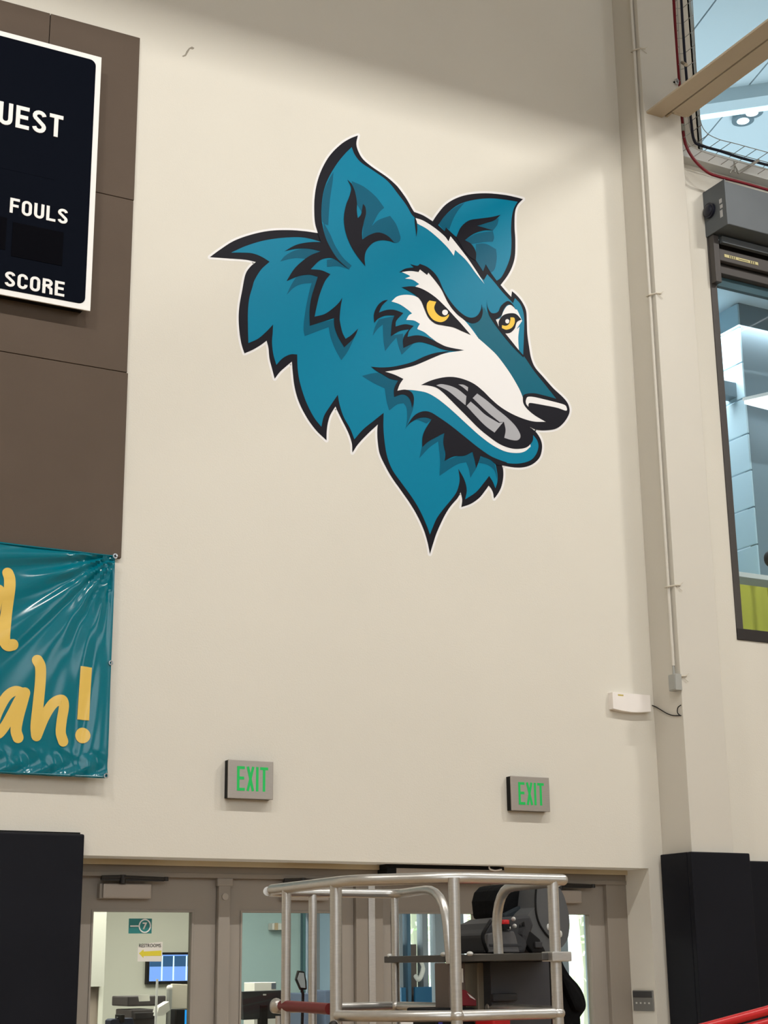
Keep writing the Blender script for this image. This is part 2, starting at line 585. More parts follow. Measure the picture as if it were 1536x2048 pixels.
# ------------------------------------------------------------------ the upper rooms seen through the windows
uc = sroot('ceiling_upper', 'pale blue panelled ceiling behind the clerestory window', 'ceiling')
B('deck', UGREY, uc, 6.5, 19, 0.4, 15, 10.45, 10.6)
ang = math.radians(14)
du, dv = Vector((math.sin(ang), math.cos(ang), 0)), Vector((math.cos(ang), -math.sin(ang), 0))
org = Vector((7.2, 0.6, 10.35)) + dv * 0.55
for i in range(-3, 11):
    for j in range(-1, 3):
        a = org + dv * (i * 1.03) + du * (j * 5.4)
        p = [a, a + dv * 1.012, a + dv * 1.012 + du * 5.385, a + du * 5.385]
        if all(q.y < 0.36 for q in p):
            continue
        for q in p:
            q.y = max(q.y, 0.34)
        MB().prism(p, (0, 0, 0.05)).build('ceiling_panel', UCEIL, uc)
# bulkhead with a lit strip
p0, p1 = onZ(1395, 211, 10.2), onZ(1560, 187, 10.2)
d = (p1 - p0).normalized()
nrm = Vector((-d.y, d.x, 0))
bul = MB().prism([p0 - d * 2, p1 + d * 4, p1 + d * 4 + nrm * 0.2, p0 - d * 2 + nrm * 0.2], (0, 0, 0.25)).build('trim_2', mat('bulkhead', srgb(186, 200, 206), 0.7))
struct(bul, 'pale bulkhead across the upper ceiling with a light strip beside it', 'bulkhead')
st = MB().prism([p0 - d * 2 + nrm * 0.22, p1 + d * 4 + nrm * 0.22, p1 + d * 4 + nrm * 0.31, p0 - d * 2 + nrm * 0.31], (0, 0, 0.06)).build('light_strip', mat('cove_glow', srgb(220, 240, 245), 0.5, emit=srgb(215, 240, 246), estr=1.0), bul)
# twin downlight
dl = root('twin_downlight', 'dark square twin downlight set in the pale upper ceiling', 'light')
q = [onZ(x, y, 10.30) for x, y in ((1466, 250), (1488, 252), (1526, 220), (1503, 219))]
MB().prism(q, (0, 0, 0.06)).build('housing', mat('downlight_grey', srgb(90, 108, 116), 0.5), dl)
for x, y in ((1486, 242), (1504, 226)):
    cpt = onZ(x, y, 10.29)
    rg = MB().tube([cpt, cpt + Vector((0, 0, 0.03))], 0.12, 20).build('reflector', mat('reflector_grey', srgb(120, 138, 146), 0.3, metal=0.5), dl, 0, True)
    MB().tube([cpt - Vector((0, 0, 0.005)), cpt + Vector((0, 0, 0.02))], 0.065, 16).build('bulb', LAMP, dl, 0, True)
sm = root('smoke_detector', 'small round white detector on the upper ceiling panel', 'detector')
cpt = onZ(1430, 203, 10.32)
MB().tube([cpt, cpt + Vector((0, 0, 0.05))], 0.09, 18).build('detector_body', OFFW, sm, 0, True)
MB().tube([cpt - Vector((0, 0, 0.02)), cpt], 0.045, 14).build('detector_sensor', GREYD, sm, 0, True)

# floor between the two storeys, side and back walls of the upper rooms
s = B('ceiling_middle', UCEIL, None, 6.5, 19, WT, 12, 7.42, 7.62)
struct(s, 'slab between the window room and the clerestory room', 'ceiling')
s = B('wall_upper', UWALL, None, 6.5, 19, 12, 12.2, 2.8, 10.6)
struct(s, 'grey blue far wall of the upper rooms', 'wall')
s = B('floor_upper', UGREY, None, 6.5, 19, WT, 12, 2.75, 2.95)
struct(s, 'floor slab of the upper room behind the big window', 'floor')
s = B('wall_upper_left', UWALL, None, 6.4, 6.5, WT, 12, 2.8, 10.6)
struct(s, 'left side wall of the upper rooms', 'wall')
# pier behind window 1 with jointed left face
PX, PY = onY(1490, 760, 1.6).x, 1.6
pier = sroot('wall_pier', 'pier with shade put into its grey front and a pale tiled side behind the big interior window', 'pier')
B('pier_face', UGREY, pier, PX, PX + 4, PY, PY + 0.1, 2.95, 7.42)  # grey stands in for the shade on the pier's front
zz = 4.42
k = 0
while zz < 7.40:
    MB().box(PX - 0.02, PX, PY, PY + 3.0, zz, min(zz + 0.335, 7.41)).build('tile', mat('tile_pale', srgb(190, 214, 224), 0.6) if k == 0 else bpy.data.materials['tile_pale'], pier, 0.006)
    zz += 0.345
    k += 1
# soffit bands above the pier
for i, (y, z0, z1) in enumerate(((2.6, 7.02, 7.10), (1.7, 6.72, 6.86))):
    s = B('trim_%d' % (3 + i), UGREY, None, 6.6, 14, y, y + 0.12, z0 - 0.2, z1 - 0.2)
    struct(s, ['thin grey soffit band high behind the big window', 'deep grey soffit band lower behind the big window'][i], 'soffit')
lf = root('troffer_light', 'bright white slanted light panel behind the big interior window', 'light')
q = [onZ(x, y, 6.0) for x, y in ((1488, 800), (1512, 820), (1580, 838), (1580, 770))]
a = onY(1489, 808, 1.45)
MB().prism([a, a + Vector((0.9, 0, -0.04)), a + Vector((0.9, -0.45, 0)), a + Vector((0.30, -0.45, 0.02))], (0, 0, 0.03)).build('diffuser', LAMP, lf)
MB().prism([a + Vector((-0.01, 0.01, 0.031)), a + Vector((0.92, 0.01, -0.009)), a + Vector((0.92, -0.47, 0.031)), a + Vector((0.28, -0.47, 0.051))], (0, 0, 0.03)).build('housing', WHITE, lf)
MB().tube([a + Vector((0.5, -0.2, 0.05)), (a.x + 0.5, a.y - 0.2, 7.42)], 0.006, 6).build('hanger', WIRE, lf)
# rail and yellow panel at the foot of the window
a = onY(1480, 1148, 0.45)
s = B('ledge_board', WHITE, None, W1L, W1R, 0.42, 0.62, a.z - 0.03, a.z + 0.01, 0.004)
tag(s, 'white ledge board across the lower part of the big window', 'ledge')
a = onY(1485, 1170, 1.2)
yp = root('yellow_cabinet', 'yellow green cabinet behind the foot of the big window', 'cabinet')
B('cabinet_body', YELG, yp, a.x - 0.3, a.x + 0.27, 1.2, 1.57, 2.95, onY(1500, 1165, 1.2).z, 0.006)
B('cabinet_body', YELG, yp, a.x + 0.28, a.x + 0.42, 1.2, 1.57, 2.95, onY(1500, 1165, 1.2).z + 0.03, 0.006)
B('cabinet_front', UGREY, yp, a.x + 0.42, a.x + 2, 1.22, 1.57, 2.95, onY(1500, 1165, 1.2).z + 0.05, 0.006)
B('cabinet_front', mat('cab_blue', srgb(140, 152, 168), 0.6), yp, a.x + 0.45, a.x + 1.5, 1.195, 1.22, 2.95, onY(1520, 1200, 1.2).z, 0.006)
ch = root('office_chair_upper', 'dark rounded chair back seen past the white ledge', 'chair')
MB().ball(onY(1541, 1118, 1.0), 0.06, 0.05, 0.07).build('backrest', BLACK, ch, 0, True)
a = onY(1541, 1130, 1.0)
MB().tube([a, (a.x, a.y, 2.95)], 0.02, 8).build('stem', BLACK, ch)

area('window_room_lamp', (9.4, 2.2, 7.2), (9.4, 2.2, 0), 3.0, 1.5, 135, (0.96, 0.99, 1.0))
area('clerestory_fill', (10.0, 3.5, 7.68), (10.0, 3.5, 12), 5, 5, 95, (0.94, 0.99, 1.0))  # added uplight hidden low on the slab to brighten the ceiling panels

# ------------------------------------------------------------------ high bay lamps of the gym (out of the picture)
for i, (x, y, z, wt) in enumerate(HIGH_BAYS):
    hb = root('high_bay_light', ['linear high bay lamp hung over the far left of the gym', 'linear high bay lamp hung over the scoreboard side',
                                 'linear high bay lamp hung before the emblem', 'linear high bay lamp hung before the big window'][i], 'light', 'gym high bay lamps')
    m = MB()
    m.box(x - 2.04, x + 2.04, y - 0.3, y + 0.90, z + 0.02, z + 0.05)
    m.box(x - 2.04, x + 2.04, y + 0.88, y + 0.90, z - 0.335, z + 0.02)  # unseen front skirt, shaped to keep the lamp's light off the wall top
    m.build('cutoff_hood', WHITE, hb)
    area('high_bay_lamp', (x, y, z), (x, y + 0.9, z - 1), 1.2, 0.085, wt)

# ------------------------------------------------------------------ brown acoustic panels
ap = root('acoustic_panel_field', 'brown fabric acoustic panels on the wall behind the scoreboard', 'panel')
rows = ((3.88, 5.043, (0.44, 1.65, 2.858)), (5.047, 6.203, (0.44, 1.65, 2.852)), (6.207, 7.375, (-0.15, 1.055, 2.258, 2.855)))
for z0, z1, xs in rows:
    for xa, xb in zip(xs, xs[1:]):
        B('panel', PANEL, ap, xa + 0.002, xb - 0.002, -0.028, -0.0012, z0, z1, 0.004)

# ------------------------------------------------------------------ scoreboard
SY = -0.13
sb = root('scoreboard', 'dark navy scoreboard with white border and GUEST lettering', 'scoreboard')
tr, br_ = onY(204, 115, SY), onY(180, 622, SY)
SX1, SZ1, SZ0 = (tr.x + br_.x) / 2, tr.z, br_.z
SX0 = -0.6
B('case', BLACK, sb, SX0 + 0.02, SX1 - 0.03, SY + 0.012, -0.028, SZ0 + 0.02, SZ1 - 0.02)
B('white_border', WHITE, sb, SX0, SX1, SY, SY + 0.012, SZ0, SZ1, 0.002)


def rrect(x0, x1, z0, z1, r, y, n=6):
    pts = []
    for cx, cz, a0 in ((x1 - r, z1 - r, 0), (x0 + r, z1 - r, 90), (x0 + r, z0 + r, 180), (x1 - r, z0 + r, 270)):
        for k in range(n + 1):
            a = math.radians(a0 + 90 * k / n)
            pts.append((cx + r * math.cos(a), y, cz + r * math.sin(a)))
    return pts


BW = 0.036
MB().prism(rrect(SX0 + BW, SX1 - BW, SZ0 + BW, SZ1 - BW, 0.04, SY - 0.003), (0, 0.003, 0)).build('face', NAVY, sb)
LY = SY - 0.007


def px_rect(x0, y0, x1, y1, Y):
    a, b = onY(x0, y0, Y), onY(x1, y1, Y)
    return a.x, b.x, b.z, a.z


X1 = onY(127, 233, LY).x
X0 = onY(33, 215, LY).x
zt, zb = onY(112, 229, LY).z, onY(110, 273, LY).z
block('letter', 'GUEST', WHITE, sb, X0, X1, zb, zt, LY, fit=3)
X0, X1 = onY(20, 410, LY).x, onY(135.5, 435, LY).x
zt, zb = onY(26, 396, LY).z, onY(24, 425.5, LY).z
block('letter', 'FOULS', WHITE, sb, X0, X1, zb, zt, LY)
X0, X1 = onY(10, 555, LY).x, onY(129, 580, LY).x
zt, zb = onY(122, 563, LY).z, onY(119, 592, LY).z
block('letter', 'SCORE', WHITE, sb, X0, X1, zb, zt, LY)
for (x0, y0, x1, y1) in ((26, 444, 124, 532), (-110, 410, 10, 500)):
    xa, xb, za, zb = px_rect(x0, y0, x1, y1, SY - 0.004)
    B('digit_window', NAVY2, sb, xa, xb, SY - 0.006, SY - 0.002, za, zb)
xa, xb, za, zb = px_rect(-80, 275, 110, 360, SY - 0.004)
B('digit_window', NAVY, sb, xa, xb, SY - 0.0045, SY - 0.002, za, zb)

# ------------------------------------------------------------------ banner
BY = -0.075
bt, bb = onY(231, 1110, BY), onY(213, 1557, BY)
BX1, BZ1, BZ0 = (bt.x + bb.x) / 2, bt.z, bb.z
BX0 = 0.6
bn = root('vinyl_banner', 'glossy teal vinyl banner with yellow handwriting tied below the scoreboard', 'banner')


def crease(x, z):
    u, v = BX1 - x, BZ1 - z            # from the top right grommet
    r = math.hypot(u, v) + 1e-4
    a = math.atan2(v, u)
    fall = math.exp(-(r / 0.9) ** 2) * min(1, r / 0.06)
    y = 0.012 * fall * math.cos(a * 21 + 0.6)
    y += 0.004 * math.exp(-((a - 0.62) / 0.035) ** 2) * fall * 2 - 0.004 * math.exp(-((a - 0.80) / 0.035) ** 2) * fall * 2
    hb_ = BZ0 + 0.17 - z
    if hb_ > 0:
        s = min(1, hb_ / 0.12)
        y += s * 0.007 * (math.sin(x * 31 + 3 * math.sin(z * 23)) + 0.6 * math.sin(x * 67 + 19 * z))
    y += 0.006 * math.exp(-((u - 0.14) / 0.05) ** 2) * math.sin(v * 3.0) + 0.0035 * math.sin(u * 55 + 2 * math.sin(v * 3)) * math.exp(-((u - 0.12) / 0.13) ** 2)
    y += 0.004 * math.sin(x * 5.1 + z * 3.3) + 0.002 * math.sin(x * 13 - z * 9)
    ht = v
    if ht < 0.22:
        y += 0.006 * math.sin(x * 9 + v * 50) * math.sin(math.pi * ht / 0.22) * min(1, u / 0.15)
    return BY + y


NX, NZ = 150, 110
bm_ = MB()
for j in range(NZ + 1):
    for i in range(NX + 1):
        x = BX0 + (BX1 - BX0) * i / NX
        z = BZ0 + (BZ1 - BZ0) * j / NZ
        sag = 0.02 * math.sin(math.pi * (x - BX0) / (BX1 - BX0)) * (j / NZ)
        bm_.v.append((x, crease(x, z), z - sag * 0))
for j in range(NZ):
    for i in range(NX):
        a = j * (NX + 1) + i
        bm_.f.append((a, a + 1, a + NX + 2, a + NX + 1))
o = bm_.build('banner_sheet', BANNER, bn, 0, True)
sol = o.modifiers.new('thick', 'SOLIDIFY')
sol.thickness = 0.0015
sol.offset = 1
MB().tube([(BX0, crease(BX0, BZ1) - 0.002, BZ1 - 0.008), (BX1, BY - 0.002, BZ1 - 0.008)], 0.004, 8).build('hem', BANNER, bn, 0, True)
MB().tube([(BX0, BY - 0.004, BZ0 + 0.008), (BX1, BY - 0.004, BZ0 + 0.008)], 0.004, 8).build('hem', BANNER, bn, 0, True)


def stroke(name, pts, wid, sq=False):
    """a pen stroke on the banner: centre line in picture pixels, put on the sheet"""
    P = [Vector((p[0], p[1])) for p in pts]
    c_ = catmull(P, 8) if len(P) > 2 else [P[0].lerp(P[1], t / 20) for t in range(21)]
    m = MB()
    pts3 = []
    for q in c_:
        w_ = onY(q.x, q.y, BY)
        pts3.append(Vector((w_.x, w_.z)))
    hw = wid / 2
    k = len(pts3)
    rows_ = []
    ext = []
    if not sq:
        t0 = (pts3[0] - pts3[1]).normalized()
        t1 = (pts3[-1] - pts3[-2]).normalized()
        for a in (80, 60, 40, 20):
            ext.append((pts3[0] + t0 * hw * math.sin(math.radians(a)), math.cos(math.radians(a))))
    seq = ext + [(p, 1.0) for p in pts3]
    if not sq:
        for a in (20, 40, 60, 80):
            seq.append((pts3[-1] + t1 * hw * math.sin(math.radians(a)), math.cos(math.radians(a))))
    n_ = len(seq)
    for i, (p, s) in enumerate(seq):
        a, b = seq[max(0, i - 1)][0], seq[min(n_ - 1, i + 1)][0]
        t = (b - a).normalized()
        nn = Vector((-t.y, t.x))
        for q in (-1, -0.5, 0, 0.5, 1):
            e = p + nn * hw * s * q
            m.v.append((e.x, crease(e.x, e.y) - 0.0035, e.y))
    for i in range(n_ - 1):
        for q in range(4):
            a = i * 5 + q
            m.f.append((a, a + 1, a + 6, a + 5))
    return m.build(name, BYELL, bn, 0, True)


PXM = 1 / 312.0
stroke('lettering', [(16, 1146), (19, 1160), (17, 1190), (13, 1225), (9, 1255), (8, 1280), (14, 1291), (25, 1290)], 0.064)
stroke('lettering', [(-16, 1240), (-9, 1215), (-3, 1180)], 0.06)
stroke('lettering', [(46, 1386), (30, 1382), (14, 1392), (0, 1415), (-10, 1440), (-12, 1462), (-4, 1468), (10, 1452), (25, 1425), (38, 1400), (48, 1386)], 0.055)
stroke('lettering', [(49, 1386), (44, 1405), (36, 1435), (32, 1460), (36, 1475)], 0.062)
stroke('lettering', [(74, 1321), (80, 1335), (80, 1365), (76, 1410), (72, 1450), (73, 1470)], 0.062)
stroke('lettering', [(73, 1472), (88, 1435), (105, 1408), (122, 1400), (127, 1412), (123, 1440), (121, 1465), (126, 1483)], 0.058)
stroke('lettering', [(172, 1334), (166, 1440)], 0.072, True)
pc = onY(165, 1471, BY)
m = MB()
for rr in range(6):
    for k in range(24):
        a = 2 * math.pi * k / 24
        x, z = pc.x + 0.044 * rr / 5 * math.cos(a), pc.z + 0.044 * rr / 5 * math.sin(a)
        m.v.append((x, crease(x, z) - 0.0035, z))
for rr in range(5):
    for k in range(24):
        m.f.append((rr * 24 + k, rr * 24 + (k + 1) % 24, (rr + 1) * 24 + (k + 1) % 24, (rr + 1) * 24 + k))
m.build('lettering', BYELL, bn)
for x, y in ((230, 1112), (221, 1326), (210, 1552)):
    g = onY(x, y, BY)
    m = MB()
    y_ = crease(g.x, g.z)
    ring = [(g.x + 0.011 * math.cos(a * math.pi / 8), y_ - 0.006, g.z + 0.011 * math.sin(a * math.pi / 8)) for a in range(17)]
    m.tube(ring, 0.006 if y == 1112 else 0.004, 6, False)
    m.build('grommet', GROM, bn, 0, True)
    if y == 1112:
        MB().tube([(g.x, y_ - 0.012, g.z), (g.x, -0.002, g.z)], 0.006, 10).build('screw', DKMET, bn)

# ------------------------------------------------------------------ wolf head emblem, flat on the wall
wd = root('wall_emblem', 'large teal snarling wolf head emblem painted flat on the cream wall', 'emblem')
OR = {'A': (400, 250), 'B': (750, 350), 'C': (440, 550), 'D': (750, 550), 'E': (720, 750)}


def parse(s):
    """'A 12,34* 56,78 ... B ...': picture points in enlarged quadrants, * marks a corner"""
    pts, o_ = [], OR['A']
    for tok in s.split():
        if tok in OR:
            o_ = OR[tok]
            continue
        cor = tok.endswith('*')
        x, y = tok.rstrip('*').split(',')
        pts.append((Vector((o_[0] + float(x) / 3.84, o_[1] + float(y) / 3.84)), cor))
    return pts


def outline(s, n=6):
    pts = parse(s)
    first = next((i for i, p in enumerate(pts) if p[1]), 0)
    pts = pts[first:] + pts[:first]
    pts.append((pts[0][0], True))
    out, run = [], [pts[0][0]]
    for p, cor in pts[1:]:
        run.append(p)
        if cor:
            c_ = catmull(run, n) if len(run) > 2 else run
            out += c_[:-1]
            run = [p]
    clean = []
    for p in out:
        if not clean or (p - clean[-1]).length > 0.15:
            clean.append(p)
    return clean


LAY = [0]


def layer(name, s, m_, lv, parent=None, raw=False):
    pts = s if raw else outline(s)
    yy = -0.0009 * lv
    return MB().sheet([onY(p.x, p.y, yy) for p in pts]).build(name, m_, parent or wd)


OUTER = ('A 1213,80* 1201,140 1213,195 1250,260 1320,320 1430,395 1500,455 B 190,110 240,180 280,250 300,283* 370,310 443,355* '
         '480,300 540,230 620,180 720,150 850,140 990,152 1080,170 1137,185* 1095,230 1075,290 1072,400 1078,500 1075,620 1055,700 1020,770 965,845* '
         '1005,892 1046,936* 1052,892* 1090,925 1130,975 1160,1040 1166,1120 1170,1220 D 1185,560 1200,640 1230,710 1290,780 1370,870 1440,935 1480,985 1495,1040 '
         '1480,1090 1440,1145 1390,1180 1320,1192 1250,1190 1190,1168* 1240,1210 1275,1270 1283,1330 1265,1400 1215,1450 1150,1475 1070,1478 975,1462* '
         'E 1100,730 1100,790 1085,860 1060,910 1030,950* 1022,905 1005,870 988,850* 960,890 915,945 850,990 778,1015* 785,960 773,900* 750,945 715,985 680,1030 640,1100 590,1210 560,1300 537,1375* '
         '520,1290 490,1190 440,1080 380,980 310,880 240,780 190,690 150,600 135,500 133,420 137,380* '
         'C 1130,1225 1060,1300 1017,1365* 1012,1290 985,1210 940,1120 910,1060 887,1010* 850,1070 830,1130 820,1200 818,1270* 740,1195 670,1100 610,985 575,870 560,760 552,665* '
         '510,700 460,745 420,797* 400,720 380,640 372,560 358,505* 310,540 250,575 188,602* 165,530 150,440 143,330 150,230 170,120 '
         'A 348,1150 385,1090 430,1052* 350,1035 220,1025 75,1015* 150,960 260,890 400,840 540,812 680,807 800,815 905,830* 885,760 878,680 880,560 900,440 940,330 1000,230 1080,150 1150,105')
ol = outline(OUTER)
OFFD = 4.4
border = MB()


def flat_piece(pts):
    b_ = len(border.v)
    border.v += [tuple(onY(p.x, p.y, -0.0006 - 0.0001 * (len(border.f) % 5))) for p in pts]
    border.f.append(tuple(range(b_, b_ + len(pts))))


for i, p in enumerate(ol):
    a, b = ol[i - 1], ol[(i + 1) % len(ol)]
    t2 = (b - p).normalized()
    n2 = Vector((t2.y, -t2.x)) * OFFD
    flat_piece([p + n2, b + n2, b - n2, p - n2])
    if (p - a).normalized().dot(t2) < 0.97:
        flat_piece([p + Vector((math.cos(k * math.pi / 5), math.sin(k * math.pi / 5))) * OFFD for k in range(10)])
wb_ = border.build('white_border', WWHITE, wd)
wb_['kind'] = 'stuff'
layer('dark_outline', ol, WDARK, 2, raw=True)
TEAL = ('A 1165,170* 1190,230 1240,290 1330,350 1440,430 B 180,150 240,230 280,300 308,330* 370,350 450,400 530,465 565,510* 580,470* 640,545 720,650 800,770 836,808* 862,762* 910,815 980,900 1060,985* '
        '1075,945* 1115,990 1138,1050 1146,1120 D 1144,450 1138,615* 1220,735 1300,835 1390,948* 1390,1080* 1150,1150* 1215,1230* 1245,1270 1255,1320 1235,1380 1190,1425 1110,1447 1020,1445 '
        'E 1080,655 1030,640* 1042,690* 1055,760 1055,820 1040,870* 1020,820 992,775* 950,830 890,900 808,955* 820,880 800,800 755,720* 765,800 755,860 735,910 690,970 640,1030 590,1100 555,1180 537,1225* '
        '510,1150 460,1040 400,940 320,830 250,730 210,630 190,520 180,400 182,290* C 1180,1120 1100,1185 1032,1262* 1000,1180 950,1090 920,1000 905,920* 850,1000 800,1080 778,1165* 720,1090 660,970 615,830 597,720 593,610* '
        '540,610 480,640 433,690* 410,610 400,520 405,440 408,380* 350,440 290,490 218,523* 215,400 215,280 225,180 250,90 A 420,1190 470,1110 535,1050* 470,1010 400,985 320,980 240,980* 350,930 480,890 620,868 760,862 850,875 930,898* '
        '960,880* 940,780 933,680 938,580 955,490 990,400 1050,300 1110,225')
layer('teal_coat', TEAL, WTEAL, 3)
layer('far_ear', 'B 485,385* 540,310 620,240 700,205 800,185 900,180 1000,190 1095,205* 1065,260 1050,330 1045,420 1048,520 1040,620 1010,710 970,785 935,812* 890,750 850,685* 830,740* 775,650 770,590 740,530 690,500* 625,475* 600,455 545,402* 535,432*', WTEAL, 3)
for s in ('A 1165,430* 1260,475 1350,550 1415,635* 1370,680 1320,775* 1370,730 1460,697* 1505,760 1535,840 1540,875 1525,900 1495,907* 1400,850 1250,880* 1250,700 1200,600*',
          'A 1025,360* 990,420 955,500 936,620 938,740* 960,762 985,770* 990,680 1000,560 1020,430*',
          'A 948,745* 1000,840 1040,930 1100,1020 1165,1080* 1145,1108* 1060,1030 990,930 955,840*',
          'A 615,1048* 660,1000 740,960 840,950 928,970* 860,1000 810,1028* 740,1022 680,1030*',
          'A 975,1035* 1035,1025* 1080,1065 1140,1108* 1060,1085 975,1090*',
          'A 665,1305* 720,1250 780,1222 858,1213* C 690,110 660,250 642,400 650,470* 740,435 835,400* 850,480 885,570 932,655* 985,580 1045,450* 955,540 880,400* 875,340* 700,385* 700,200 760,10* A 905,1160* 800,1150 740,1165* 700,1230',
          'D -18,468* 0,400 30,340* 150,315* 125,465* 215,450* 218,555* 300,520* 250,570 205,612* 185,560 165,480* 120,530 78,585* 65,500 60,380* 20,415',
          'C 1090,775* 1160,757 1215,750* 1290,790 1385,815* 1340,935* 1400,915 1460,930 1490,980 1480,1040* 1445,1130 1425,1185* 1437,1100 1432,1020 1410,985* 1360,995 1300,1040* 1280,970 1265,870* 1180,830',
          'E 390,365* 440,335 500,325 550,345* 510,372* 440,345',
          'E 455,640* 475,555* 530,510 648,445* 650,560* 650,660* 760,620 865,590* 880,680 888,725* 865,760 848,790* 835,720 815,670* 740,690 610,775* 615,650 600,510* 530,560',
          'E 925,620* 1030,670* 1048,740 1052,800* 1030,730 980,690 915,675*',
          'B 490,378* 540,310 620,245 690,210* 640,270 600,340 570,418* 545,402* 535,432*',
          'B 785,390* 860,370 950,330* 940,380 905,428* 840,405',
          'B 690,500* 780,450 905,430* 915,480 905,512* 840,515 740,530*',
          'B 775,530* 850,528 930,570* 935,640 920,720 890,752* 850,685* 830,740* 775,655*'):
    layer('shadow_marking', s, WDTEAL, 4)
layer('snout', 'D 835,245* 870,300 930,370 1000,460 1060,530 1138,615 1220,735 1300,835 1390,948* 1300,925 1220,908 1150,912 1135,940* 1110,880 1060,790 1000,700 930,610 850,535 795,490* 770,440 720,375* 780,365 815,330 825,270*', WSNOUT, 4)
layer('white_face', 'D 205,-23* 270,-30 335,-23* 345,-43* 400,-3* 410,-18* 460,42 510,112 560,212 620,292 690,352 740,412 795,487* 850,535 930,610 1000,700 1060,790 1110,880 1135,940* 1140,985 1170,1030 1230,1080 1312,1128* '
      '1200,1160* 1188,1240* 1195,1318* 1150,1355 1090,1367 1000,1355 900,1305 800,1230 700,1140 580,1030 480,950 400,905 320,888 250,882 172,888* 190,840 218,798* 150,765 78,742* 180,725 290,700 380,665 480,620 560,597 640,585 685,577* '
      '570,555 500,530 430,480 380,440 325,415* 330,400 345,375* 300,350 240,345* 260,310 285,295* 250,265 190,225 127,203* 170,165 230,152 290,157 335,175* 400,150* 310,87* 340,70* 290,37 230,27* 272,10* 250,-3', WWHITE, 5)
layer('white_stripe', 'B 310,330* 370,350 450,400 530,465 565,510* 580,470* 640,545 720,650 800,770 842,838* 780,762 700,655 615,575* 605,620* 560,560 480,480 400,415 330,375 318,362*', WWHITE, 5)
layer('white_face', 'B 928,1112* 965,1095 985,1050 1010,1010 1040,998 1070,1015 1075,1030* 1092,1035* 1108,1070* 1130,1120* 1090,1180 1110,1165* 1100,1250 1105,1345* 1050,1290 985,1212* 945,1158', WWHITE, 5)
for s in ('A 905,830* 935,740* 960,850 1000,940 1060,1030 1150,1112* 1090,1070 1035,1030 985,1020 920,1040 850,1108* 930,1115 1002,1145* 960,1200 920,1300 895,1400 880,1472* 960,1450 1030,1400 1070,1360 1093,1325* 1080,1400 C 920,320 922,360 940,440 965,490* 1010,460 1062,410* 1030,480 955,555* 910,480 880,400 875,330* 800,355 690,390* 688,280 700,180 730,80 A 905,1165* 840,1150 760,1160 665,1198* 720,1110 780,1050 850,1000 928,970* 840,950 740,950 650,968* 740,920 840,900 930,898*',
          'A 1133,420* 1160,480 1150,540 1120,620 1105,720 1120,830 1160,930 1210,1010 1270,1085* 1265,1020 1280,960 1330,905 1390,885 1450,890 1495,905* 1440,850 1370,825 1300,845 1247,880* 1245,820 1260,740 1275,680 1270,630 1252,605* 1245,650 1235,690 1212,715* 1205,660 1205,590 1190,510 1165,450*',
          'D 100,190* 60,200 20,235 -8,300 -5,368* 25,335 80,312 150,310* 130,370 122,470* 190,430 262,415* 230,460 215,500 218,560* 290,527 350,515 430,535 520,570 610,583 685,577* 600,563 540,547 470,512 390,475 320,463 250,475* 262,430 298,390* 230,378 158,395* 165,350 218,292* 150,268 90,268 30,288* 55,235',
          'D -30,704* 50,710 150,702 280,670 380,625 470,597 580,583* 500,613 400,655 300,695 200,722 78,742* 150,766 218,798* 190,840 172,888* 230,880 275,895 297,930 298,975 285,1020* 278,980 262,945 235,922 200,918 148,937* 145,890 155,850 178,810* 120,798 60,765 10,735',
          'B 185,748* 230,720 300,708* 272,685* 325,697 345,682* 400,705 450,745 490,800 530,890 580,970 640,1040 700,1085 750,1095 790,1075 815,1030 820,990* 828,1050 815,1100 785,1130 740,1138 690,1115 620,1060 560,980 510,880 460,810 410,750* 400,768* 345,725* 335,745* 270,735',
          'B 858,950* 865,1010 885,1050 910,1062 945,1050 965,1010 995,980 1025,968 1055,990 1078,1028* 1050,1002 1020,996 990,1030 970,1080 928,1110* 950,1160* 1000,1215 1105,1345 1145,1390* 1140,1400* 1050,1310 960,1200 890,1100 865,1040',
          'E 355,400* 400,330 440,295 490,278 540,285 600,320 700,390 800,470 900,550 1000,620 1080,655 1130,672* 1090,694* 1050,690 1000,650 925,620* 915,660 890,720* 885,680 865,590* 800,620 720,625 650,660* 655,600 640,520 648,445* 590,475 520,515 478,555* 480,480 500,420 550,340* 500,325 440,335 390,365',
          'B 308,320* 305,350 318,475* 325,420 322,360*',
          'B 625,475* 660,400 720,350 800,335 880,325 930,315 965,305* 920,345 850,370 785,390* 840,405 905,425* 840,425 760,450 690,500* 740,530 775,590 775,660* 700,600'):
    layer('dark_marking', s, WDARK, 6)
layer('mouth_and_nose', 'D 352,845* 430,810 520,787 600,783 680,800 760,835 830,890 890,950 960,1010 1040,1060 1130,1100 1220,1125 1312,1128* 1230,1080 1170,1030 1140,985 1135,940* 1150,915 1220,908 1300,925 1392,950* 1440,970 1480,1010 1494,1045 1480,1088 1440,1143 1390,1178 1320,1190 1250,1188 1190,1168* 1222,1200 1215,1225* 1210,1275 1170,1320 1110,1335 1040,1330 960,1300 880,1245 800,1180 700,1080 620,1000 530,910 470,865 400,848', WDARK, 6)
layer('nose_highlight', 'D 1157,968* 1172,937 1220,937 1300,955 1400,980 1460,1000 1476,1030* 1465,1042 1400,1020 1300,1000 1200,983 1180,990 1178,1012* 1162,992', WWHITE, 7)
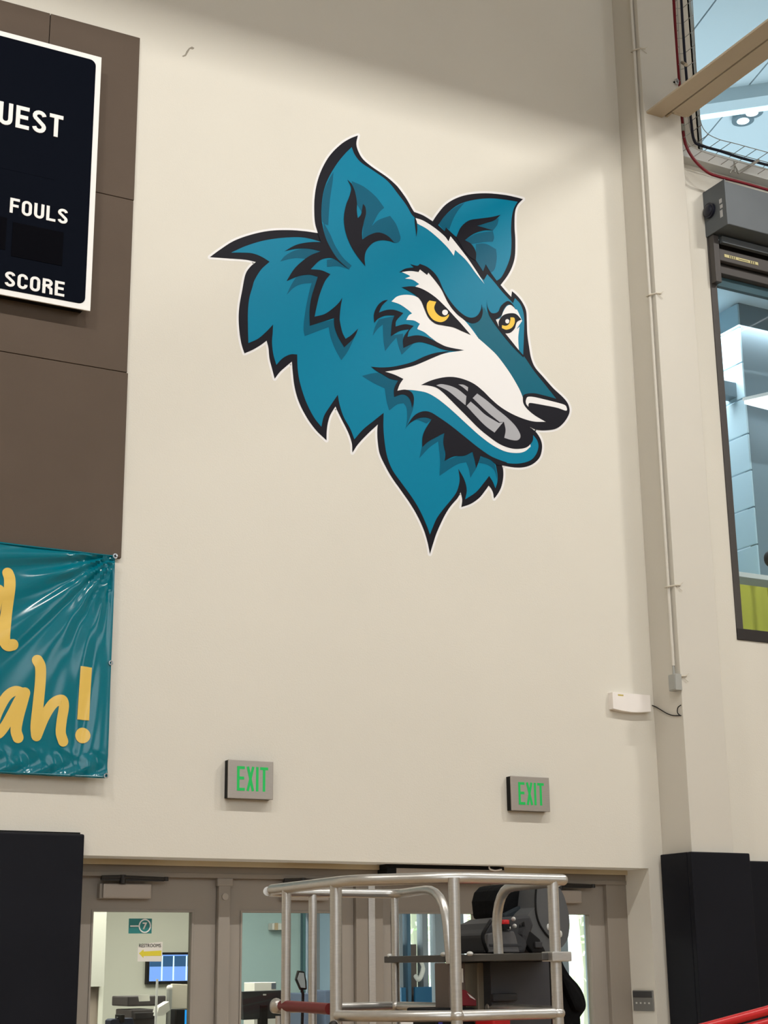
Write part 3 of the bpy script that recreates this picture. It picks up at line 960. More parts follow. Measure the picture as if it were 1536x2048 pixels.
for s in ('D 470,847* 510,838 580,852 640,880 702,930* 695,1000* 640,955 560,890', 'D 640,840* 680,843 715,862* 712,893* 675,862',
          'D 785,910* 860,965 930,1025 1010,1090 1075,1155 1112,1215 1115,1250 1090,1270 1040,1265 993,1250* 1003,1190 990,1128* 958,1130* 860,1050 750,945*',
          'D 735,972* 790,1020 850,1075 952,1137* 985,1130* 955,1165 918,1210* 850,1160 780,1090 703,1005*'):
    layer('tooth', s, WGREY, 7)
ey = layer('eye', 'B 205,862* 290,855 370,878 460,935 540,1010 600,1075 660,1140 735,1228* 670,1200 600,1170 520,1155 460,1140 410,1095 380,1030 355,970 320,930 270,895', WDARK, 7)
layer('iris', 'D 418,195* 400,220 398,260 415,305 450,345 500,362 540,350 565,320 568,300* 540,320 505,318 470,290 455,250 470,205*', WYEL, 8, ey)
layer('glint', 'D 538,265 554,272 560,287 554,302 538,309 522,302 516,287 522,272', WWHITE, 8, ey)
ey = layer('eye', 'B 950,1130 975,1085 1020,1064 1080,1066 1125,1110* 1090,1130 1072,1180 1035,1213 985,1212 958,1180', WDARK, 7)
layer('iris', 'D 1040,325* 1070,330 1072,370 1050,405 1010,420 975,408* 975,385* 1005,390 1030,375 1040,345*', WYEL, 8, ey)
layer('glint', 'D 1016,338 1029,345 1031,356 1027,368 1016,372 1005,367 1001,356 1004,344', WWHITE, 8, ey)

# ------------------------------------------------------------------ exit signs
for i, (x0, y0, x1, y1) in enumerate(((457, 1518, 547, 1598), (1021.5, 1551, 1098, 1622.5))):
    ex = root('exit_sign', ['grey exit sign with green letters near the teal banner', 'grey exit sign with green letters near the white wall box'][i], 'sign', 'exit signs above the doors')
    YF = -0.06
    a, b = onY(x0, y0, YF), onY(x1, y0 + 4, YF)
    c_ = onY(x0, y1 - 2, YF)
    xa, xb, za, zb = a.x, b.x, c_.z, a.z
    B('sign_body', BLACK, ex, xa + 0.003, xb - 0.003, YF + 0.012, 0, za + 0.003, zb - 0.003)
    B('face_plate', SIGNF, ex, xa, xb, YF, YF + 0.012, za, zb, 0.004)
    if i == 0:
        t_ = (474, 1532, 536, 1583)
    else:
        t_ = (1037, 1564, 1088, 1611)
    X0, X1 = onY(t_[0], (t_[1] + t_[3]) / 2, YF).x, onY(t_[2], (t_[1] + t_[3]) / 2, YF).x
    zt, zb2 = onY(t_[0], t_[1], YF).z, onY(t_[0], t_[3] - 2, YF).z
    block('letter', 'EXIT', GREEN, ex, X0, X1, zb2, zt, YF - 0.001, 0.002, 0.115, 0.075, 0.37)

# ------------------------------------------------------------------ white wall box, junction box, conduit
ab = root('wall_access_point', 'white wall box with rounded bottom and black cable beside the column', 'access point')
x0, z1 = onY(1225, 1386, -0.05).x, onY(1225, 1384, -0.05).z
x1, z0 = onY(1301, 1405, -0.05).x, onY(1226, 1417, -0.05).z
poly = [(x0, -0.05, z1), (x0, -0.05, z0 + 0.004)]
for k in range(9):
    t = k / 8
    poly.append((x0 + (x1 - x0) * t, -0.05, z0 - 0.014 * math.sin(math.pi * t)))
poly.append((x1, -0.05, z1))
MB().prism(poly, (0, 0.05, 0)).build('case', OFFW, ab, 0.005)
B('label_strip', mat('gold_sticker', srgb(196, 178, 96), 0.5), ab, x0 + 0.045, x0 + 0.09, -0.0512, -0.05, z1 - 0.022, z1 - 0.012)
cp = [onX(1300, 1410, 6.712)] + [onX(x, y, 6.722) for x, y in ((1310, 1413), (1322, 1420), (1334, 1427), (1346, 1431), (1362, 1431))]
lp = [onX(1360, 1431, 6.722), onX(1355, 1425, 6.715), onX(1356, 1415, 6.715), onX(1362, 1410, 6.725)]
MB().tube(smooth_path(cp), 0.0035, 8).build('cable', BLACK, ab, 0, True)
MB().tube(smooth_path(lp), 0.0035, 8).build('cable', BLACK, ab, 0, True)

jb = root('junction_box', 'small grey junction box on the side of the column', 'electrical box')
a, b = onX(1342, 1351, 6.70), onX(1358, 1380, 6.70)
B('box_body', GREYP, jb, 6.675, 6.73, b.y, a.y, b.z, a.z, 0.004)
B('box_cover', GREYP, jb, 6.671, 6.676, b.y + 0.005, a.y - 0.005, b.z + 0.006, a.z - 0.006, 0.002)

cd = root('conduit', 'thin cream conduit pipe tied down the edge of the column', 'conduit')
cy = -0.262
MB().tube([(6.713, cy, 3.50), (6.713, cy, 10.5)], 0.0125, 14).build('pipe', COLP, cd, 0, True)
MB().tube([(6.713, cy, 3.42), (6.713, cy, 3.50)], 0.009, 10).build('pipe_end', GREYP, cd, 0, True)
for x, y in ((1276, 97), (1303, 590), (1345, 1172), (1353, 1355)):
    z = onX(x, y, 6.713).z
    m = MB()
    m.tube([(6.695, cy - 0.012, z), (6.695, cy + 0.02, z + 0.002), (6.722, cy + 0.018, z)], 0.005, 6)
    m.tube([(6.695, cy - 0.012, z), (6.715, cy - 0.03, z + 0.004), (6.735, CY - 0.006, z + 0.006), (6.775, CY - 0.008, z + 0.012)], 0.006, 6)
    m.tube([(6.74, CY - 0.008, z), (6.785, CY - 0.012, z - 0.03)], 0.0022, 5)
    m.tube([(6.755, CY - 0.008, z + 0.006), (6.79, CY - 0.014, z + 0.028)], 0.0022, 5)
    m.build('tie', mat('tie_cream', srgb(200, 192, 176), 0.6) if 'tie_cream' not in bpy.data.materials else bpy.data.materials['tie_cream'], cd, 0, True)

# ------------------------------------------------------------------ tan beam
tb = root('tan_track_beam', 'tan steel track beam of two flanges reaching out from the column top', 'beam')
m = MB()
B('flange', TANB, tb, 6.752, 6.898, -6.0, CY, 7.72, 7.738, 0.002)
B('flange', TANB, tb, 6.914, 7.072, -6.0, CY - 0.10, 7.72, 7.738, 0.002)
B('web', TANB, tb, 6.862, 6.88, -6.0, CY, 7.738, 7.82)
B('web', TANB, tb, 6.932, 6.95, -6.0, CY, 7.738, 7.82)
MB().tube([(6.93, CY - 0.10, 7.735), (7.05, CY - 0.10, 7.735)], 0.022, 14).build('end_roller', TANB, tb, 0, True)

# ------------------------------------------------------------------ cable tray, pipe and cables beside the column
ct = root('wire_cable_tray', 'galvanised wire cable tray turning the corner of the clerestory window', 'cable tray')
YB, YFt = -0.06, -0.19      # back and front of the basket


def tray_pts(px, Y):
    return [onY(x, y, Y) for x, y in px]


left_px = [(1353, -30), (1357, 60), (1362, 160), (1369, 250), (1376, 285), (1398, 300), (1440, 314), (1500, 330), (1600, 357)]
right_px = [(1383, -30), (1388, 60), (1393, 150), (1399, 230), (1410, 262), (1436, 278), (1470, 287), (1536, 305), (1600, 322)]
mid_px = [((a[0] + b[0]) / 2, (a[1] + b[1]) / 2) for a, b in zip(left_px, right_px)]
lf_ = smooth_path(tray_pts(left_px, YFt), 6)
rf_ = smooth_path(tray_pts(right_px, YFt), 6)
lb_ = [Vector((p.x, YB, p.z)) for p in lf_]
rb_ = [Vector((p.x, YB, p.z)) for p in rf_]
mb_ = [(p + q) / 2 for p, q in zip(lb_, rb_)]
m = MB()
for path in (lf_, rf_, lb_, rb_, mb_):
    m.tube(path, 0.0035, 6)
m.build('long_wires', WIRE, ct, 0, True)
acc, last = 0, None
for i in range(len(lf_)):
    p = (lb_[i] + rb_[i]) / 2
    if last is not None:
        acc += (p - last).length
    last = p
    if i == 0 or acc > 0.09:
        acc = 0
        MB().tube([lf_[i], lb_[i], rb_[i], rf_[i]], 0.003, 5).build('cross_wire', WIRE, ct, 0, True)
# brackets
m = MB()
a, b = onY(1350, 147, YFt), onY(1394, 102, YFt - 0.18)
m.tube([Vector((a.x, -0.326, a.z)), (b.x, YFt, b.z)], 0.014, 8)
m.build('bracket', TANB, ct, 0, True)
m = MB()
a, b = onY(1476, 346, -0.105), onY(1518, 320, -0.2)
m.tube([a, b], 0.012, 8)
m.tube([onY(1469, 322, -0.105), onY(1470, 345, -0.105)], 0.008, 8)
m.tube([onY(1460, 346, -0.105), onY(1469, 330, -0.12), onY(1478, 346, -0.105)], 0.006, 8)
m.build('bracket', WIRE, ct, 0, True)
nc = MB()
npx = [(1361, -30), (1366, 60), (1373, 155), (1382, 240), (1388, 280), (1402, 291), (1440, 302), (1490, 318), (1600, 347)]
nc.tube(smooth_path([onY(x, y, -0.10) for x, y in npx], 6), 0.011, 8)
o = nc.build('data_cable', NAVC, None, 0, True)
tag(o, 'thick dark navy cable bundle lying in the wire tray', 'cable')
rp = root('red_pipe', 'dark red sprinkler pipe bending around the corner under the wire tray', 'pipe')
rpx = [(1346, -30), (1352, 80), (1358, 160), (1365, 245), (1368, 275), (1376, 300), (1393, 325), (1416, 345), (1440, 354), (1490, 367), (1600, 398)]
MB().tube(smooth_path([onY(x, y, -0.16) for x, y in rpx], 6), 0.012, 10).build('pipe', REDP, rp, 0, True)
a = onY(1365, 256, -0.16)
MB().tube([a + Vector((0, 0, 0.03)), a - Vector((0, 0, 0.03))], 0.017, 12).build('coupling', WIRE, rp, 0, True)
cl = root('pipe_clip', 'shiny round pipe clip on the column above the tan beam', 'clip')
a = onY(1354, 163, -0.33)
MB().tube([a + Vector((0.012 * math.cos(t * 0.4), 0, 0.022 * math.sin(t * 0.4))) for t in range(17)], 0.006, 8).build('clip_ring', GROM, cl, 0, True)
MB().tube([a, a + Vector((-0.02, 0.03, 0.0))], 0.008, 8).build('clip_bolt', BLACK, cl, 0, True)

# ------------------------------------------------------------------ wall pads
XM = onY(170, 1668, -0.06).x
ZM = onY(170, 1668, -0.06).z
for i, (xa, xb) in enumerate(((XM - 1.22, XM - 0.612), (XM - 0.606, XM))):
    p = root('wall_pad', ['black vinyl wall pad cut by the picture edge beside another pad', 'black vinyl wall pad at the corner of the door opening'][i], 'wall pad', 'black gym wall pads')
    B('pad_cover', PAD, p, xa, xb, -0.06, 0, 0.1, ZM, 0.012)
    B('pad_backing', BLACK, p, xa + 0.01, xb - 0.01, -0.006, -0.001, 0.08, ZM + 0.012)
YP = CY - 0.045
a = onY(1385, 1703, YP)
b = onY(1500, 1710, YP)
p = root('column_pad', 'tall black vinyl pad wrapped around the foot of the column', 'wall pad')
m = MB()
m.box(6.685, b.x, YP, CY, 0.1, a.z)
m.build('front_pad', PAD, p, 0.010)
B('side_pad', PAD, p, 6.685, 6.728, CY, -0.03, 0.1, a.z, 0.008)
B('side_pad', PAD, p, 7.084, b.x, CY, -0.07, 0.1, a.z, 0.008)
z2 = onY(1510, 1716, -0.3).z
for i in range(3):
    p = root('wall_pad', ['black vinyl wall pad just past the column pad under the window', 'black vinyl wall pad second past the column pad', 'black vinyl wall pad third past the column pad'][i], 'wall pad', 'black gym wall pads')
    xa = b.x + 0.006 + i * 0.615
    B('pad_cover', PAD, p, xa, xa + 0.609, -0.06, 0, 0.1, z2, 0.012)

# ------------------------------------------------------------------ doors
DY = 0.30


def dx(x, y=1850, Y=DY):
    return onY(x, y, Y).x


def dz(x, y, Y=DY):
    return onY(x, y, Y).z


HB = dz(500, 1756, 0.27)
df = sroot('trim_5', 'grey brown steel frame around the four gym doors', 'door frame')
m = MB()
m.box(OPL - 0.05, OPR + 0.05, 0.262, 0.40, HB, OPZ + 0.05)
m.build('header', FRAME, df, 0.004)
B('header_lip', mat('lip_paint', srgb(200, 188, 160), 0.7), df, OPL, OPR, 0.235, 0.262, OPZ - 0.03, OPZ + 0.02)
B('header_stop', FRAME, df, OPL, OPR, 0.25, 0.30, HB - 0.004, HB + 0.022, 0.003)
B('jamb_frame', FRAME, df, dx(1216, 1990), OPR + 0.05, 0.262, 0.40, 0, HB, 0.004)
B('jamb_frame', FRAME, df, OPL - 0.05, 2.73, 0.262, 0.40, 0, HB, 0.004)
B('post', FRAME, df, dx(708), dx(762), 0.27, 0.40, 0, HB, 0.004)
B('post_cover', ALU, df, dx(732), dx(745), 0.262, 0.27, 0, HB - 0.005, 0.002)
for xa, xb in ((432, 456), (986, 1003)):
    ml = B('mullion', FRAME2, df, dx(xa), dx(xb), 0.265, 0.36, 0, HB, 0.008)
    B('mullion_cap', FRAME2, ml, dx(xa) - 0.012, dx(xb) + 0.012, 0.258, 0.30, HB - 0.05, HB, 0.008)
    cx = (dx(xa) + dx(xb)) / 2
    MB().tube([(cx, 0.255, dz(444, 1794)), (cx, 0.27, dz(444, 1794))], 0.02, 16).build('lock_cylinder', CLOSER, ml, 0, True)
DOORS = [(2.735, dx(431), dx(186), dx(383)), (dx(457), dx(707), dx(484), dx(670)), (dx(764), dx(985), dx(785), dx(949)), (dx(1004), dx(1214), dx(1031), dx(1178))]
GT = dz(300, 1824)
dlabels = ['grey gym door with teal number sign and paper arrow on its glass', 'grey gym door looking onto the black lobby monitor',
           'grey gym door behind the middle of the aluminium basket', 'grey gym door at the end by the column']
for i, (xa, xb, ga, gb) in enumerate(DOORS):
    dr = sroot('door_%d' % (i + 1), dlabels[i], 'door')
    m = MB()
    m.box(xa, ga, DY, DY + 0.045, 0.01, HB)
    m.box(gb, xb, DY, DY + 0.045, 0.01, HB)
    m.box(ga, gb, DY, DY + 0.045, GT, HB)
    m.box(ga, gb, DY, DY + 0.045, 0.01, 0.25)
    m.build('door_leaf', FRAME2, dr)
    m = MB()
    for (a_, b_, c_, d_) in ((ga - 0.012, ga, 0.25, GT), (gb, gb + 0.012, 0.25, GT), (ga - 0.012, gb + 0.012, GT, GT + 0.012)):
        m.box(a_, b_, DY - 0.006, DY, c_, d_)
    m.build('glazing_bead', FRAME2, dr, 0.002)
    B('door_pane', GLASS, dr, ga, gb, DY + 0.018, DY + 0.024, 0.25, GT)
    if i in (0, 1, 3):
        # closer
        left = dx((200, 563, 1081)[(0, 1, 3).index(i)], 1780)
        ww = dx(296, 1780) - dx(200, 1780)
        zt_, zb_ = dz(250, 1768, 0.26), dz(250, 1797, 0.26)
        dcl = B('closer', CLOSER, dr, left, left + ww, 0.238, DY, zb_, zt_, 0.008)
        B('closer_end', FRAME2, dcl, left - 0.018, left, 0.25, DY, zb_ - 0.002, zt_ + 0.002, 0.006)
        za_ = dz(250, 1757, 0.24)
        m = MB()
        m.box(left - 0.02, left + ww + 0.07, 0.225, 0.238, za_ - 0.014, za_ + 0.004)
        m.tube([(left + 0.11, 0.23, za_ - 0.03), (left + 0.11, 0.23, za_ + 0.02)], 0.02, 14)
        m.tube([(left - 0.02, 0.22, za_ + 0.004), (left + 0.09, 0.215, za_ + 0.008)], 0.011, 8)
        m.tube([(left + 0.11, 0.215, za_ + 0.008), (left + ww + 0.07, 0.22, za_ + 0.002)], 0.009, 8)
        m.tube([(left + ww + 0.08, 0.22, za_ - 0.012), (left + ww + 0.08, 0.22, za_ + 0.012)], 0.014, 10)
        m.build('closer_arm', DKMET, dcl, 0.002)
# automatic operator under the header
op = root('door_operator', 'grey door operator case with black end under the opening soffit', 'door operator')
xa, xb = onY(793, 1745, 0.13).x, onY(1010, 1745, 0.13).x
za, zb = onY(800, 1757, 0.13).z, onY(800, 1736, 0.13).z
B('operator_case', CLOSER, op, xa, xb, 0.13, 0.26, za, zb, 0.004)
B('end_cap', BLACK, op, xa - 0.065, xa, 0.13, 0.26, za, zb, 0.004)
B('top_shadow_gap', BLACK, op, xa - 0.065, xb, 0.14, 0.258, zb, OPZ - 0.003, 0)
MB().tube(smooth_path([onY(978, 1733, 0.11), onY(980, 1738, 0.10), onY(990, 1741, 0.10), onY(1003, 1739, 0.11)]), 0.005, 8).build('wire', OFFW, op, 0, True)
# keypad on the right reveal
kp = root('wall_thermostat', 'grey wall control plate on the right reveal of the door opening', 'control')
a, b = onX(1267.5, 1980.5, OPR), onX(1309.5, 2022.5, OPR)
B('plate', mat('plate_grey', srgb(128, 127, 124), 0.45, metal=0.3), kp, OPR - 0.012, OPR, b.y, a.y, b.z, a.z, 0.003)
B('display', mat('display_dark', srgb(62, 62, 64), 0.4), kp, OPR - 0.0145, OPR - 0.012, b.y + 0.006, a.y - 0.006, a.z - 0.045, a.z - 0.006, 0.001)
for k in range(4):
    yy = a.y - 0.04 - k * 0.045
    B('button', SILV, kp, OPR - 0.014, OPR - 0.012, yy - 0.008, yy + 0.008, a.z - 0.085, a.z - 0.075, 0.001)

# signs on door 1 glass
sg = root('number_sign', 'teal number sign with a white circled 7 on the first door glass', 'sign')
SYG = DY + 0.016
a, b = onY(258, 1837, SYG), onY(303, 1867, SYG)
B('sign_sheet', SIGNT, sg, a.x, b.x, SYG - 0.0005, SYG + 0.002, b.z, a.z)
cc = onY(289.5, 1852, SYG)
MB().tube([(cc.x + 0.034 * math.cos(t * math.pi / 16), SYG - 0.001, cc.z + 0.036 * math.sin(t * math.pi / 16)) for t in range(33)], 0.004, 6, False).build('ring', WHITE, sg)
text('lettering', '7', WHITE, sg, cc.x - 0.014, cc.x + 0.014, cc.z - 0.02, cc.z + 0.02, SYG - 0.002, 0.03, 0.001)
B('dash', WHITE, sg, a.x + 0.008, cc.x - 0.038, SYG - 0.002, SYG, cc.z - 0.004, cc.z + 0.003)
sg = root('arrow_sign', 'white paper RESTROOMS sign with a yellow arrow taped to the glass', 'sign')
q = [onY(x, y, SYG) for x, y in ((276, 1892), (290, 1887), (310, 1885), (325.5, 1883.5), (324, 1923), (275, 1923))]
MB().prism(q, (0, 0.001, 0)).build('paper_sheet', PAPER, sg)
q = [onY(x, y, SYG - 0.001) for x, y in ((278, 1906.5), (287, 1899), (287.5, 1903), (323, 1901), (322.5, 1911.5), (287, 1912), (287, 1916))]
MB().prism(q, (0, 0.001, 0)).build('arrow', SIGNY, sg)
a, b = onY(278, 1894, SYG), onY(322, 1886, SYG)
text('lettering', 'RESTROOMS', BLACK, sg, a.x, b.x, onY(300, 1894.5, SYG).z, onY(300, 1887.5, SYG).z, SYG - 0.002, 0.0, 0.001)

# ------------------------------------------------------------------ lobby behind the doors
LY1 = 5.0
s = B('floor_lobby', mat('lobby_floor', srgb(150, 146, 138), 0.5), None, -1, 16, 0.4, LY1 + 0.2, -0.1, 0.0)
struct(s, 'grey lobby floor behind the doors', 'floor')
s = B('ceiling_lobby', WHITE, None, -1, 16, 0.4, LY1 + 0.3, 2.62, 2.74)
struct(s, 'white lobby ceiling behind the doors', 'ceiling')
XL1 = onY(596, 1900, LY1).x
s = B('wall_lobby_back', LWALL, None, -1, XL1, LY1, LY1 + 0.15, 0, 2.62)
struct(s, 'pale lobby back wall with the television', 'wall')
s = B('wall_lobby_left', LWALL, None, -1.1, -1, 0.4, LY1, 0, 2.62)
struct(s, 'left side wall of the lobby', 'wall')
s = B('wall_lobby_right', LWALL, None, 16, 16.1, 0.4, LY1, 0, 2.62)
struct(s, 'right side wall of the lobby', 'wall')
# pale glass screen and partition column at the left
a = onY(186, 1820, 3.4)
b = onY(208, 1973, 3.4)
s = B('wall_lobby_column', mat('col_white', srgb(190, 187, 176), 0.6), None, a.x - 1.2, b.x, 3.4, 3.8, b.z, 2.62)
struct(s, 'pale dropped bulkhead at the left of the lobby', 'bulkhead')
s = B('column_lobby', mat('col_brown', srgb(170, 154, 140), 0.6), None, b.x - 0.5, onY(197, 2000, 3.5).x, 3.5, 3.7, 0, b.z)
struct(s, 'brown lobby column under the pale bulkhead', 'column')
s = B('trim_6', LWALL, None, onY(197, 2000, 3.48).x, onY(206, 2000, 3.48).x, 3.48, 3.7, 0, b.z)
struct(s, 'pale corner post beside the brown lobby column', 'post')
# teal tinted glass screen behind door 2
gs = root('glass_screen', 'teal tinted glass screen behind the second door', 'screen')
xa = onY(484, 1900, 4.6).x
B('screen_pane', TEALG, gs, xa - 0.05, onY(601, 1900, 4.6).x, 4.6, 4.64, 0.0, 2.62)
B('screen_frame', mat('screen_green', srgb(70, 108, 112), 0.5), gs, onY(604, 1900, 4.6).x, onY(609, 1900, 4.6).x, 4.58, 4.66, 0.0, 2.62)
B('screen_frame', mat('screen_dark', srgb(52, 86, 96), 0.5), gs, onY(601, 1900, 4.6).x, onY(603.5, 1900, 4.6).x, 4.58, 4.66, 0.0, 2.62)
wl = root('wall_light', 'small chrome wall lamp on the teal screen behind the second door', 'light')
a = onY(545, 1853, 4.5)
B('lamp_body', SILV, wl, a.x, a.x + 0.14, 4.5, 4.6, a.z - 0.03, a.z + 0.03, 0.01)
B('lamp_body', mat('lamp_tan', srgb(170, 150, 120), 0.5), wl, a.x + 0.02, a.x + 0.05, 4.49, 4.5, a.z - 0.03, a.z + 0.03)

# storefront glazing
sf = sroot('window_3', 'lobby storefront glazing with pale posts and trees beyond', 'window')
posts = [(609, 612), (618, 640), (745, 754), (799, 806), (815, 822), (846, 857), (872, 890), (913, 929), (1100, 1137), (1183, 1200)]
SFM = mat('storefront_grey', srgb(150, 158, 168), 0.5)
SFB = mat('storefront_blue', srgb(70, 110, 140), 0.5)
for k, (pa, pb) in enumerate(posts):
    B('mullion', SFB if k in (0, 4) else SFM, sf, onY(pa, 1900, LY1).x, onY(pb, 1900, LY1).x, LY1, LY1 + 0.12, 0, 2.62, 0.006)
B('transom', SFM, sf, XL1, 16, LY1 + 0.01, LY1 + 0.1, 2.05, 2.13, 0.004)
B('base_rail', SFM, sf, XL1, 16, LY1 + 0.01, LY1 + 0.1, 0, 0.3, 0.004)
xa = onY(815, 1900, LY1).x
B('lower_panel', mat('brick_pinkish', srgb(170, 140, 136), 0.8), sf, onY(806, 1900, LY1).x, onY(846, 1900, LY1).x, LY1 + 0.13, LY1 + 0.2, 0, onY(830, 1888, LY1).z)
B('pane', GLASS, sf, XL1, 16, LY1 + 0.05, LY1 + 0.056, 0.3, 2.62)
B('frosted_panel', mat('frost_blue', srgb(176, 204, 226), 0.6), sf, onY(640, 1900, LY1).x, onY(745, 1900, LY1).x, LY1 + 0.02, LY1 + 0.04, 0.3, 2.05)
bp = root('blue_sign', 'flat blue sign panel on the storefront behind the basket', 'sign')
a, b = onY(829, 1974, LY1 - 0.02), onY(864, 2040, LY1 - 0.02)
B('sign_panel', mat('sign_blue', srgb(20, 96, 140), 0.5), bp, a.x, b.x, LY1 - 0.03, LY1, 0.6, a.z, 0.004)
bp = root('blue_sign', 'narrow blue sign panel left of the wider blue one', 'sign')
a, b = onY(802, 1975, LY1 - 0.02), onY(812, 2040, LY1 - 0.02)
B('sign_panel', bpy.data.materials['sign_blue'], bp, a.x, b.x, LY1 - 0.03, LY1, 0.6, a.z, 0.004)
pu = root('door_pull', 'curved white door pull on the storefront door', 'handle')
MB().tube(smooth_path([onY(841, 1921, LY1 - 0.1), onY(846, 1935, LY1 - 0.1), onY(843, 1950, LY1 - 0.1), onY(837, 1959, LY1 - 0.1), onY(831, 1952, LY1 - 0.05)]), [0.018] * 8 + [0.022] * 21, 10).build('pull_bar', WHITE, pu, 0, True)

# television on the lobby wall
tv = root('television', 'wall television showing a pale blue schedule screen in the lobby', 'television')
a, b = onY(295.5, 1905, LY1 - 0.06), onY(400, 1967, LY1 - 0.06)
B('bezel', BLACK, tv, a.x, b.x + 0.1, LY1 - 0.06, LY1, b.z, a.z, 0.004)
B('screen', TV, tv, a.x + 0.02, b.x + 0.08, LY1 - 0.063, LY1 - 0.06, b.z + 0.025, a.z - 0.02)
B('screen_band', TVD, tv, a.x + 0.02, b.x + 0.08, LY1 - 0.065, LY1 - 0.063, a.z - 0.12, a.z - 0.03)
for x in (322, 345, 371):
    xx = onY(x, 1940, LY1 - 0.06).x
    B('screen_line', TVW, tv, xx, xx + 0.012, LY1 - 0.0665, LY1 - 0.065, b.z + 0.03, a.z - 0.03)
# counter and what stands on it
CT = 1.07
cn = root('reception_counter', 'long dark reception counter under the lobby screens', 'counter')
B('counter_top', mat('counter_dark', srgb(44, 42, 44), 0.5), cn, 3.0, 6.3, 2.2, 3.0, CT - 0.05, CT, 0.005)
B('counter_body', mat('counter_body', srgb(120, 112, 104), 0.6), cn, 3.05, 6.25, 2.25, 2.95, 0, CT - 0.05, 0.005)
CYY = 2.5


def cz(y, Y=CYY, x=400):
    return onY(x, y, Y).z


def cx_(x, y=2000, Y=CYY):
    return onY(x, y, Y).x


pr = root('printer', 'dark grey desktop printer on the counter under the paper sheet', 'printer')
PRM = mat('printer_grey', srgb(72, 66, 66), 0.5)
B('printer_body', PRM, pr, cx_(264), cx_(314), CYY, CYY + 0.35, CT, cz(2016), 0.01)
B('printer_lid', PRM, pr, cx_(260), cx_(337), CYY + 0.05, CYY + 0.4, cz(2010), cz(1990), 0.01)
B('printer_tray', mat('tray_dark', srgb(40, 36, 38), 0.4), pr, cx_(266), cx_(304), CYY - 0.06, CYY, cz(2034), cz(2022), 0.004)
MB().prism([onY(x, y, CYY - 0.005) for x, y in ((277, 1990), (299, 1989), (300, 2002), (279, 2003))], (0, 0.01, 0)).build('paper_sheet', PAPER, pr)
dp = root('desk_partition', 'beige fabric desk partition panel beside the printer', 'partition')
MB().prism([onY(x, y, CYY + 0.1) for x, y in ((345, 1967.5), (392, 1970), (392, 2018), (341, 2017))], (0, 0.04, 0)).build('partition_panel', PARTN, dp, 0.004)
B('partition_foot', GREYD, dp, cx_(350), cx_(390), CYY + 0.08, CYY + 0.16, CT, cz(2017, CYY + 0.1), 0.004)
wp = root('white_post', 'thin white post standing between the counter and the television', 'post')
MB().tube([onY(314.5, 1958, CYY - 0.15), Vector((onY(311, 2040, CYY - 0.15).x, CYY - 0.15, CT))], 0.009, 8).build('post_rod', WHITE, wp)
MB().tube([Vector((onY(311, 2040, CYY - 0.15).x, CYY - 0.15, CT)), Vector((onY(311, 2040, CYY - 0.15).x, CYY - 0.15, CT + 0.012))], 0.04, 14).build('post_foot', WHITE, wp)
wc = root('web_camera', 'small round white camera on the counter beside the partition', 'camera')
a = onY(339, 1976, CYY + 0.1)
MB().ball(a, 0.022, 0.022, 0.022).build('camera_head', OFFW, wc, 0, True)
MB().tube([a, (a.x, a.y, CT)], 0.02, 10).build('camera_stem', GREYP, wc, 0, True)
bx = root('paper_stack', 'loose white papers heaped beside the printer', 'papers')
MB().prism([onY(x, y, CYY - 0.13) for x, y in ((318, 2015), (338, 2003), (340, 2020), (325, 2032), (313, 2032))], (0, 0.1, 0)).build('paper_sheets', PAPER, bx)
bsn = root('blue_monitor', 'monitor with a bright blue screen below the partition', 'monitor')
B('screen', BLUE, bsn, cx_(366), cx_(386), CYY - 0.05, CYY - 0.04, CT + 0.02, cz(2019), 0.002)
B('monitor_back', BLACK, bsn, cx_(350), cx_(392), CYY - 0.04, CYY, CT, cz(2017.5), 0.004)
ph = root('desk_phone', 'dark navy desk phone at the left end of the counter', 'telephone')
NVY = mat('phone_navy', srgb(30, 36, 56), 0.7)
MB().prism([onY(x, y, 2.3) for x, y in ((221, 2041), (226, 2038), (266, 2036), (268, 2046)) ] + [Vector((onY(268, 2046, 2.3).x, 2.3, CT)), Vector((onY(221, 2046, 2.3).x, 2.3, CT))], (0, 0.12, 0)).build('phone_body', NVY, ph, 0.006)
B('handset', BLACK, ph, onY(240, 2034, 2.29).x, onY(247, 2034, 2.29).x, 2.26, 2.4, onY(243, 2045, 2.29).z, onY(243, 2029, 2.29).z, 0.006)
MB().ball(onY(234, 2037, 2.32), 0.012, 0.02, 0.012).build('key_dome', BLACK, ph, 0, True)
mo = root('monitor', 'black computer monitor seen from behind through the second door', 'monitor')
MB().prism([onY(x, y, 2.45) for x, y in ((485, 1983), (567, 1980), (567, 2036), (487, 2040))], (0, 0.05, 0)).build('monitor_back', mat('monitor_black', srgb(36, 38, 42), 0.5), mo, 0.006)
B('stand', BLACK, mo, onY(520, 2030, 2.45).x, onY(535, 2030, 2.45).x, 2.44, 2.5, CT, onY(520, 2010, 2.45).z, 0.006)
B('badge', SILV, mo, onY(526, 1990, 2.45).x, onY(532, 1990, 2.45).x, 2.446, 2.45, onY(526, 1991, 2.45).z, onY(526, 1988, 2.45).z)
wb = root('white_carton', 'small white carton standing behind the black monitor', 'box')
B('carton_body', PAPER, wb, onY(509, 1972, 2.7).x, onY(552, 1972, 2.7).x, 2.7, 2.9, CT, onY(509, 1965, 2.7).z, 0.004)
B('carton_label', mat('carton_grey', srgb(96, 104, 116), 0.6), wb, onY(543, 1972, 2.7).x, onY(552, 1972, 2.7).x, 2.698, 2.7, onY(543, 1978, 2.7).z, onY(543, 1966, 2.7).z)
tm = root('tablet_mirror', 'black framed six sided mirror on a stalk behind the basket', 'mirror')
rim = [(597, 1941), (609, 1943), (613.5, 1962), (614, 1979), (602, 1980), (592.5, 1959)]
